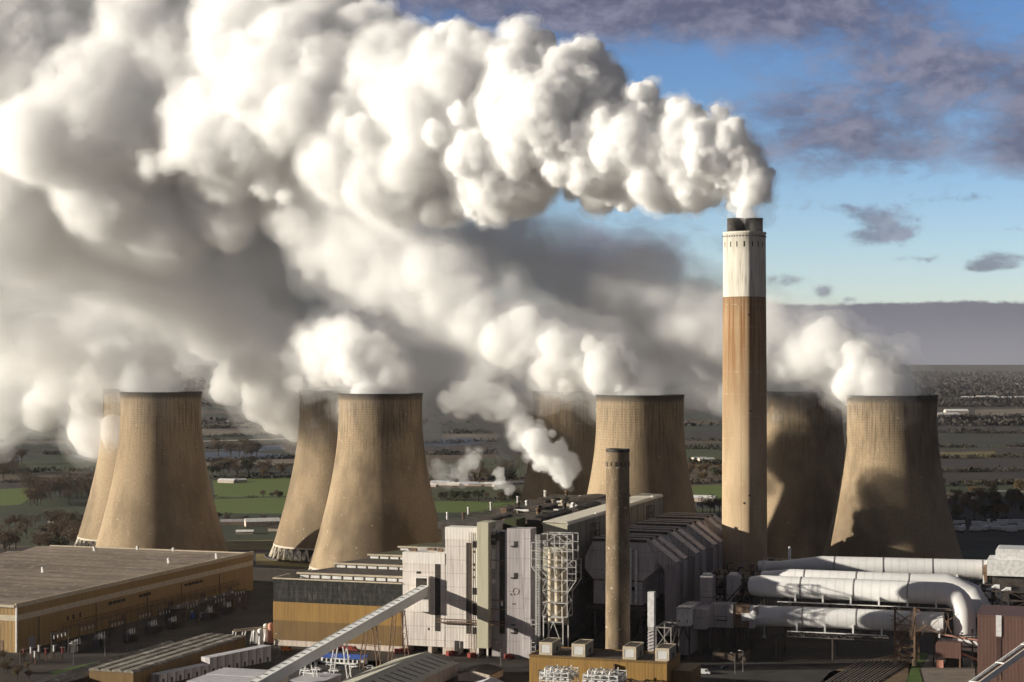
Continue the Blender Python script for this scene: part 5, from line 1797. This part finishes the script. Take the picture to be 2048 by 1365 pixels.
def gantry(p, w_, h_, label, group, mt):
    t = wthing('gantry', label, 'gantry', p, ROT + math.pi / 2, group)
    for x in (-w_ / 2, w_ / 2):
        m_ = MB()
        m_.beam((x - .5, 0, 0), (x, 0, h_), .22).beam((x + .5, 0, 0), (x, 0, h_), .22)
        for k_ in range(5):
            f_ = k_ / 5
            m_.beam((x - .5 * (1 - f_), 0, h_ * f_), (x + .5 * (1 - f_ - .2), 0, h_ * (f_ + .2)), .12)
        m_.build('post', mt, t)
    m_ = MB()
    truss(m_, -w_ / 2, w_ / 2, 0, h_ - 1, h_, 8, .18)
    m_.build('crossbeam', mt, t)
    for k_ in range(4):
        x = -w_ / 2 + (k_ + .7) * w_ / 4.5
        MB().lathe([(.1, h_ - 1.1), (.28, h_ - 1.4), (.12, h_ - 1.6), (.28, h_ - 1.9), (.12, h_ - 2.1), (.28, h_ - 2.4), (.08, h_ - 2.7)], 8, x, 0).build('insulator', LOUVRE_W, t)
    return t


for j, (x, y, w_, h_) in enumerate(((120, 1312, 14, 11), (175, 1299, 14, 12), (235, 1286, 14, 11), (290, 1272, 14, 12), (330, 1262, 14, 11), (385, 1252, 14, 12), (440, 1236, 14, 11), (480, 1224, 14, 12))):
    gantry(gnd(x, y), w_, h_, 'dark steel gantry with hanging insulators in the switchyard by the warehouse', 'switchyard gantries', RUST if j % 2 else D_STEEL)
for j, (x, y) in enumerate(((48, 1326), (62, 1322), (78, 1318), (92, 1324), (108, 1318), (70, 1330), (125, 1322))):
    p = gnd(x, y)
    t = wthing('insulator_post', 'red and white insulator post in the cluster at the warehouse front corner', 'insulator', p, 0, 'insulator posts at the warehouse corner')
    MB().beam((0, 0, 0), (0, 0, 3.2), .35).build('post', PINK if j % 2 else D_STEEL, t)
    MB().lathe([(.3, 3.2), (.6, 3.5), (.3, 3.8), (.6, 4.2), (.3, 4.5), (.6, 4.9), (.3, 5.2), (.55, 5.6), (.2, 6.2), (.01, 6.3)], 10).build('insulator', LOUVRE_W if j % 3 else RED, t)
    MB().beam((-1, 0, 6.0), (1, 0, 6.0), .22).build('bus_clamp', W_STEEL, t)
for j, (x, y, mt, lab) in enumerate(((358, 1236, LOUVRE_W, 'white panelled cabin in the switchyard beside a blue one'), (379, 1238, BLUE, 'blue cabin in the shade of the warehouse side wall'), (408, 1236, LILAC, 'small grey kiosk right of the blue cabin'))):
    t = wthing('site_cabin', lab, 'cabin', gnd(x, y), ROT)
    MB().box(-2.2, 2.2, -1.5, 1.5, .2, 3.2).build('casing', mt, t)
    MB().box(-2.3, 2.3, -1.6, 1.6, 3.22, 3.4).build('roof', SOOT, t)
    MB().box(-.5, .5, -1.56, -1.49, .3, 2.4).build('door', SOOT, t)
t = thing('switch_house', 'long low dark switch house with small bright roof lamps against the warehouse side', 'building', -150, 60)
MB().box(-152, -144, 50, 128, 0, 6.5).build('wall', FRAME_DK, t)
MB().box(-152.4, -143.6, 49.6, 128.4, 6.52, 7.1).build('roof', ROOF_DK, t)
for j in range(7):
    MB().box(-148, -147.2, 56 + j * 10, 56.8 + j * 10, 7.12, 7.9).build('roof_vent', LOUVRE_W, t)
for j in range(8):
    MB().box(-144, -143.9, 54 + j * 9, 56.4 + j * 9, 2.4, 4.6).build('window', LILAC_DK if j % 2 else DK_REC, t)
t = thing('pipe_bridge', 'slanting white pipe frame left of the turbine hall, beyond the long brown shed', 'pipe bridge', -78, -4)
m_ = MB()
for j in range(6):
    x, y = -84 + j * 3.0, -8 + j * 4
    m_.beam((x, y, 0), (x + 1.2, y, 6.5), .5).beam((x, y + 3, 0), (x + 1.2, y + 3, 6.5), .4)
m_.build('leg', W_STEEL, t)
m_ = MB().beam((-83, -8, 6.7), (-67.5, 13, 6.7), 1.4, .4).beam((-83, -6.6, 7.4), (-67.5, 14.4, 7.4), .4)
m_.build('deck', BAND, t)
t = thing('tank_cluster', 'white and red small tanks against the left corner of the turbine hall', 'tank', -74, 6)
for j, (x, y, h_, mt) in enumerate(((-76, 2, 6, LOUVRE_W), (-72.5, 0, 7, LOUVRE_W), (-70, 6, 9, PINK), (-74, 9, 8, LOUVRE_W))):
    MB().lathe([(.01, h_ + .7), (1.2, h_ + .2), (1.4, h_ - .3), (1.4, 0)], 14, x, y).build('tank', mt, t)
t = thing('buff_annexe', 'narrow buff block seen between the warehouse end and the turbine hall', 'building', -78, 40)
MB().box(-80, -66.5, 60, 75, 0, 20).build('wall', PALE, t)
MB().box(-80.2, -66.3, 59.8, 75.2, 20.02, 20.5).build('roof', ROOF_DK, t)
t = thing('boundary_wall', 'long dark brown bank wall between the left cooling towers and the warehouse', 'wall', -150, 190)
MB().box(-190, -60, 226, 228, 0, 7).build('wall', mat('dark_brick_wall', (.05, .04, .03), (.035, .03, .024), .3), t)
MB().box(-190.2, -59.8, 225.8, 228.2, 7.02, 7.4).build('coping', FRAME_DK, t)

# ------------------------------------------------------------------ yard on the right
for poly, mt, nm in (([(1352, 1330), (1520, 1322), (1700, 1345), (1690, 1366), (1350, 1366)], ASPHALT, 'road'),
                     ([(1700, 1330), (1790, 1308), (1830, 1312), (1812, 1366), (1640, 1366), (1660, 1345)], DIRT, 'bare_ground'),
                     ([(1826, 1305), (1858, 1308), (1838, 1340), (1846, 1368), (1814, 1368), (1818, 1330)], LAWN, 'lawn'),
                     ([(1858, 1310), (1950, 1318), (1950, 1368), (1850, 1368), (1842, 1338)], PATHM, 'pavement'),
                     ([(560, 1326), (760, 1322), (760, 1366), (560, 1366)], ASPHALT, 'road'), ([(500, 1310), (1060, 1330), (1060, 1342), (500, 1326)], ASPHALT, 'road'),
                     ([(100, 1345), (220, 1318), (300, 1298), (320, 1302), (200, 1332), (110, 1352)], LAWN, 'lawn')):
    sheet(nm, poly, mt, .10)
for j in range(7):
    x0 = 1655 + j * 16
    p, q = gnd(x0, 1366), gnd(x0 + 70, 1322)
    sdv = (q - p).cross(Vector((0, 0, 1))).normalized()
    t = wthing('railway_track', 'worn railway siding in the dark yard below the white ducts', 'railway track', p, 0, 'railway sidings below the ducts')
    m_ = MB()
    for s_ in (-.72, .72):
        m_.beam(sdv * s_ + Vector((0, 0, .42)), q - p + sdv * s_ + Vector((0, 0, .42)), .22, .3)
    m_.build('rail', RAIL, t)
    m_ = MB()
    n = 60
    for k_ in range(n):
        c = (q - p) * ((k_ + .5) / n)
        m_.beam(c - sdv * 1.25 + Vector((0, 0, .2)), c + sdv * 1.25 + Vector((0, 0, .2)), .3, .14)
    m_.build('sleeper', SOOT, t)
t = thing('yard_wall', 'low brown walled bunker in the dark yard under the ducts', 'bunker', 150, 4)
p = unsite(*gnd(1425, 1322).xy)
m_ = MB().box(p[0], p[0] + 15, p[1], p[1] + .6, 0, 4).box(p[0], p[0] + .6, p[1] + .6, p[1] + 12, 0, 4).box(p[0] + 14.4, p[0] + 15, p[1] + .6, p[1] + 12, 0, 4)
m_.build('wall', mat('brown_block_wall', (.09, .065, .045), (.06, .045, .035), .4), t)


LAMPM = mat('galvanised_pole', (.22, .21, .2), (.16, .15, .14), 1)


def lamp(p, h_, label, group):
    t = wthing('lamp_post', label, 'lamp post', p, R0.uniform(0, 6), group)
    MB().lathe([(.16, 0), (.14, 1), (.09, h_)], 8).build('pole', LAMPM, t)
    MB().beam((0, 0, h_), (1.5, 0, h_ + .3), .14).build('arm', LAMPM, t)
    MB().box(1.2, 2.1, -.2, .2, h_ + .25, h_ + .45).build('lamp_head', LOUVRE_W, t)


for x, y in ((1486, 1345), (1470, 1349), (1552, 1316)):
    lamp(gnd(x, y), 9, 'thin pale lamp post in the dark yard under the ducts', 'lamp posts in the dark yard')
for x, y in ((147, 1330), (210, 1313), (40, 1340), (255, 1302)):
    lamp(gnd(x, y), 9, 'thin pale lamp post on the grass edge before the switchyard', 'lamp posts by the switchyard')
for x, y in ((1002, 1332), (560, 1312), (760, 1330)):
    lamp(gnd(x, y), 10, 'thin lamp post by the road in front of the white bunker block', 'lamp posts by the bunker block')

# ------------------------------------------------------------------ trees, hedges, far buildings
def tufts(mb, R, c, rx, ry, rz_, n, s):
    for _ in range(n):
        while True:
            d = Vector((R.uniform(-1, 1), R.uniform(-1, 1), R.uniform(-1, 1)))
            if .25 < d.length < 1:
                break
        p = c + Vector((d.x * rx, d.y * ry, d.z * rz_))
        u = Vector((R.gauss(0, 1), R.gauss(0, 1), R.gauss(0, 1))).normalized()
        v = u.cross(Vector((R.gauss(0, 1), R.gauss(0, 1), R.gauss(0, 1)))).normalized()
        a, b = u * s * R.uniform(.5, 1.3), v * s * R.uniform(.25, .7)
        mb.add([p - a - b, p + a - b * .4, p + a * .6 + b, p - a * .8 + b], [(0, 1, 2, 3)])


def tree_proto(seed, h, spread, mt, n, bare=True):
    R = random.Random(seed)
    t = wthing('tree', 'x', 'tree', Vector((0, 0, -500)))
    tk = MB().tube([(0, 0, 0), (.1, 0, h * .25), (R.uniform(-.3, .3), R.uniform(-.3, .3), h * .6), (0, 0, h * .9)], [.42, .34, .2, .05], 8)
    cs = []
    for j in range(9):
        a = R.uniform(0, 6.28)
        z = h * R.uniform(.22, .55)
        e = Vector((math.cos(a) * spread * R.uniform(.45, .85), math.sin(a) * spread * R.uniform(.45, .85), h * R.uniform(.5, .92)))
        tk.tube([(0, 0, z), Vector((0, 0, z)).lerp(e, .55) + Vector((0, 0, .5)), e], [.17, .1, .03], 5)
        cs.append(e)
    tk.build('trunk', BARK, t)
    cr = MB()
    for e in cs + [Vector((0, 0, h * .8)), Vector((0, 0, h * .55))]:
        q = R.uniform(.32, .5) * spread
        tufts(cr, R, e, q, q, q * .8, n // 6, .34 if bare else .5)
    cr.build('crown', mt, t)
    return t


protos = [tree_proto(1, 10, 5.0, TWIG_BR, 420), tree_proto(2, 12, 5.6, TWIG_BR, 460), tree_proto(3, 8, 4.6, TWIG_GR, 420, False), tree_proto(4, 9, 4.6, TWIG_GD, 420), tree_proto(5, 13, 6.2, TWIG_BR, 520)]
used = [False] * 5


def plant(kind, p, s, label, group):
    pr_ = protos[kind]
    if used[kind]:
        o = dup(pr_)
    else:
        o = pr_
        used[kind] = True
    o.location = p
    o.rotation_euler = (0, 0, R0.uniform(0, 6.28))
    o.scale = (s, s, s * R0.uniform(.85, 1.15))
    o['label'], o['group'] = label, group
    return o


R = random.Random(77)


def scatter(n, x0, x1, y0, y1, kinds, s0, s1, label, group, slope=0.0):
    for _ in range(n):
        x = R.uniform(x0, x1)
        y = R.uniform(y0, y1) + slope * (x - x0)
        plant(R.choice(kinds), gnd(x, y), R.uniform(s0, s1), label, group)


scatter(48, -20, 165, 1052, 1108, (0, 1, 4, 0, 2), .9, 1.35, 'brown leafless tree in the wood left of the hidden far left tower', 'trees of the near left wood')
scatter(34, 55, 205, 985, 1015, (0, 1, 4), 1.1, 1.7, 'brown leafless tree in the rounded copse beyond the near left wood', 'trees of the far left copse', -.05)
scatter(11, 425, 600, 1036, 1048, (0, 2, 1), .45, .75, 'small tree behind the sheds between the left cooling towers', 'trees behind the sheds')
scatter(7, 520, 600, 994, 999, (2, 2, 0), .5, .8, 'dark bush on the green field boundary between the left towers', 'bushes on the green field boundary')
scatter(10, 430, 600, 912, 919, (0, 1), 1.4, 2.2, 'leafless tree on the bank of the lagoon between the left towers', 'trees on the lagoon bank')
scatter(16, 420, 600, 938, 958, (0, 3, 1, 2), 1.2, 2.0, 'winter tree in the rough ground above the green field, between the left towers', 'trees above the green field')
scatter(14, 865, 1050, 999, 1005, (2, 0, 2), .7, 1.3, 'dark bush along the field edge right of the turbine hall tower', 'bushes right of the turbine hall tower')
scatter(12, 860, 1050, 955, 970, (0, 1, 2), 1.2, 1.9, 'tree on the far side of the fields behind the steam jets', 'trees behind the steam jets')
scatter(12, 1370, 1446, 942, 968, (0, 3, 2), 1.2, 1.8, 'tree on the fields between the short and the tall chimney', 'trees between the two chimneys')
scatter(4, 1405, 1440, 1024, 1034, (1, 4), 1.0, 1.4, 'bare tree by the small pool left of the tall chimney', 'trees by the small pool')
scatter(44, 1885, 2060, 985, 1042, (3, 3, 3, 2), .9, 1.5, 'tawny scrub tree in the thicket right of the rightmost tower', 'trees of the tawny thicket')
scatter(10, 0, 60, 925, 960, (0, 1), 1.3, 2.0, 'leafless tree along the field hedges at the far left edge', 'trees along the far left hedges')
scatter(10, -10, 60, 1318, 1362, (3, 0, 3), .35, .6, 'tawny bush at the bottom left corner before the warehouse', 'bushes at the bottom left corner')

hm, fm_ = MB(), MB()
for (x0, y0, x1, y1, h, dens) in ((0, 884, 240, 880, 6, 1), (0, 912, 220, 906, 6, 1), (0, 948, 210, 942, 7, 1), (0, 967, 90, 962, 5, 1.4), (0, 975, 90, 972, 3, 1), (400, 875, 606, 870, 7, 1), (405, 899, 606, 886, 6, .8),
                                 (405, 924, 606, 916, 6, 1.6), (410, 938, 606, 933, 5, 1), (420, 957, 600, 956, 6, 1.6), (425, 997, 520, 994, 2, 1), (860, 888, 1060, 882, 7, 1), (860, 910, 1060, 908, 8, 1),
                                 (860, 962, 1060, 958, 6, 1.6), (865, 1001, 1060, 998, 3, 1.6), (1368, 882, 1450, 882, 7, 1), (1368, 898, 1450, 899, 8, 1.4), (1370, 928, 1450, 930, 8, 1.6), (1370, 968, 1450, 966, 5, 1.6),
                                 (1865, 840, 2060, 836, 12, 1.2), (1865, 866, 2060, 868, 9, 1), (1865, 896, 2060, 894, 7, 1), (1865, 918, 2060, 914, 6, 1), (1870, 945, 2060, 942, 6, 1.2), (1870, 972, 2060, 968, 7, 1.4), (1870, 1044, 2060, 1040, 4, 1.0),
                                 (1865, 806, 2060, 802, 16, 1.4), (1865, 790, 2060, 786, 20, 1.6), (1865, 781, 2060, 779, 22, 1.6), (400, 858, 606, 855, 9, 1), (860, 868, 1060, 866, 9, 1), (0, 862, 240, 860, 8, 1)):
    p, q = gnd(x0, y0), gnd(x1, y1)
    L = (q - p).length
    n = int(min(L / 6.0, 130) * dens)
    for j in range(n):
        f_ = R.random()
        c = p.lerp(q, f_) + Vector((0, R.uniform(-12, 12), 0))
        hh = h * R.uniform(.4, 1.25)
        tufts(hm if p.y < 4000 else fm_, R, c + Vector((0, 0, hh * .4)), hh * 2.4, hh * .9, hh * .45, 26, hh * .26)
tag(hm.build('hedgerow_vegetation', HEDGE), kind='stuff')
FARW = mat('far_woodland', (.048, .038, .03), (.034, .028, .024), .02)
for (y, n, h) in ((770, 160, 24), (778, 150, 22), (764, 170, 26), (758, 170, 28), (752, 200, 30), (792, 90, 18), (812, 70, 15), (850, 60, 12)):
    for j in range(n):
        p = gnd(R.uniform(1830, 2080) if R.random() < .55 else R.uniform(-40, 2090), y + R.uniform(-3, 3))
        hh = h * R.uniform(.5, 1.2)
        tufts(fm_, R, p + Vector((0, 0, hh * .45)), hh * 5.5, hh * 2, hh * .45, 30, hh * .5)
tag(fm_.build('far_woods', FARW), kind='stuff')


def farm(p, s, rz, mt, label, group):
    t = wthing('farm_building', label, 'farm building', p, rz, group)
    w_, l_, e_, r_ = 5 * s, 11 * s, 3.2 * s, 5 * s
    MB().prism_x([(-w_, 0), (w_, 0), (w_, e_), (0, r_ - .2), (-w_, e_)], -l_, l_).build('wall', PALE, t)
    m_ = MB()
    for y in (-w_ - .4, w_ + .4):
        m_.hexa([(-l_ - .3, 0, r_), (-l_ - .3, y, e_ - .2), (l_ + .3, y, e_ - .2), (l_ + .3, 0, r_)], [(-l_ - .3, 0, r_ + .2), (-l_ - .3, y, e_), (l_ + .3, y, e_), (l_ + .3, 0, r_ + .2)])
    m_.build('roof', mt, t)


farm(gnd(524, 1052), 1.25, .25, LOUVRE_W, 'white roofed shed behind the warehouse between the left cooling towers', None)
farm(gnd(465, 1050), .9, .15, LILAC, 'grey roofed shed left of the white roofed one, between the left towers', None)
farm(gnd(490, 1068), .6, .0, LOUVRE_W, 'small low white roofed hut in front of the white roofed shed', None)
farm(gnd(560, 1062), .8, -.1, ROOF_DK, 'dark roofed shed against the tower legs left of the turbine hall', None)
for x, y in ((450, 846), (455, 966), (478, 964), (1398, 921), (1412, 923), (1385, 1001), (1405, 1003)):
    farm(gnd(x, y), .7 + .5 * R.random(), R.uniform(-.4, .4), LOUVRE_W, 'small white farm building far out in the fields between the towers', 'white farm buildings in the fields')
for j in range(16):
    farm(gnd(865 + j * 11 + R.uniform(-4, 4), 971 + R.uniform(-3, 3)), .5 + .4 * R.random(), R.uniform(-.5, .5), R.choice((LOUVRE_W, ROOF_LILAC, ROOF_DK)), 'small building of the hamlet behind the torn steam puff', 'hamlet behind the steam jets')
for j in range(13):
    farm(gnd(R.uniform(1880, 2050), R.choice((764, 773, 800, 836)) + R.uniform(-1.5, 1.5)), 1.6 + R.random() * 2, R.uniform(-.3, .3), LOUVRE_W, 'tiny pale building far out on the plain at the right', 'far pale buildings on the plain')
farm(gnd(1912, 829), 2.6, 0, LOUVRE_W, 'long pale farm shed on the dark plain right of the rightmost tower', None)

tr = wthing('parked_trailer', 'x', 'trailer', Vector((0, 0, 0)))
MB().box(-5.5, 5.5, -1.4, 1.4, 1.1, 3.9).build('box_body', W_STEEL, tr)
MB().box(-5.3, 5.3, -1.2, 1.2, .75, 1.08).build('chassis', SOOT, tr)
wh = MB()
for x in (-4.2, -3, 4):
    wh.tube([(x, -1.3, .5), (x, 1.3, .5)], .5, 10)
wh.build('wheel', TYRE, tr)
LT = ('white trailer in the crowded lorry park right of the rightmost tower', 'trailers in the lorry park')
first = True
for j in range(46):
    x, y = R.uniform(1902, 2056), R.uniform(1046, 1066)
    o = tr if first else dup(tr)
    first = False
    o.location = gnd(x, y)
    o.rotation_euler = (0, 0, R.choice((0, .3, 1.4, -.2, .1)) + R.uniform(-.1, .1))
    s = R.uniform(.55, 1.1)
    o.scale = (s, s, s)
    tag(o, LT[0], 'trailer', LT[1])
for j, (x, y) in enumerate(((1748, 1112), )):
    t = wthing('crane_cab', 'small white crane cab perched just behind the farthest duct', 'crane', gnd(1748, 1162), .3)
    MB().box(-2.2, 2.2, -2, 2, 13, 18).build('cab', LOUVRE_W, t)
    MB().box(-2.3, 1.4, -2.1, -1.98, 14.6, 16.8).build('cab_window', CARGLASS, t)
    MB().beam((0, 0, 0), (0, 0, 13), 1.4).build('mast', D_STEEL, t)
    MB().beam((-2, 0, 14), (-9, 0, 12), .8).build('jib', D_STEEL, t)

# ------------------------------------------------------------------ air
hz = MB().box(-9000, 9000, -60, 16000, -2, 620).build('haze', steam_mat('thin_air', .000013, .2, (.86, .87, .95)))
tag(hz, kind='stuff')
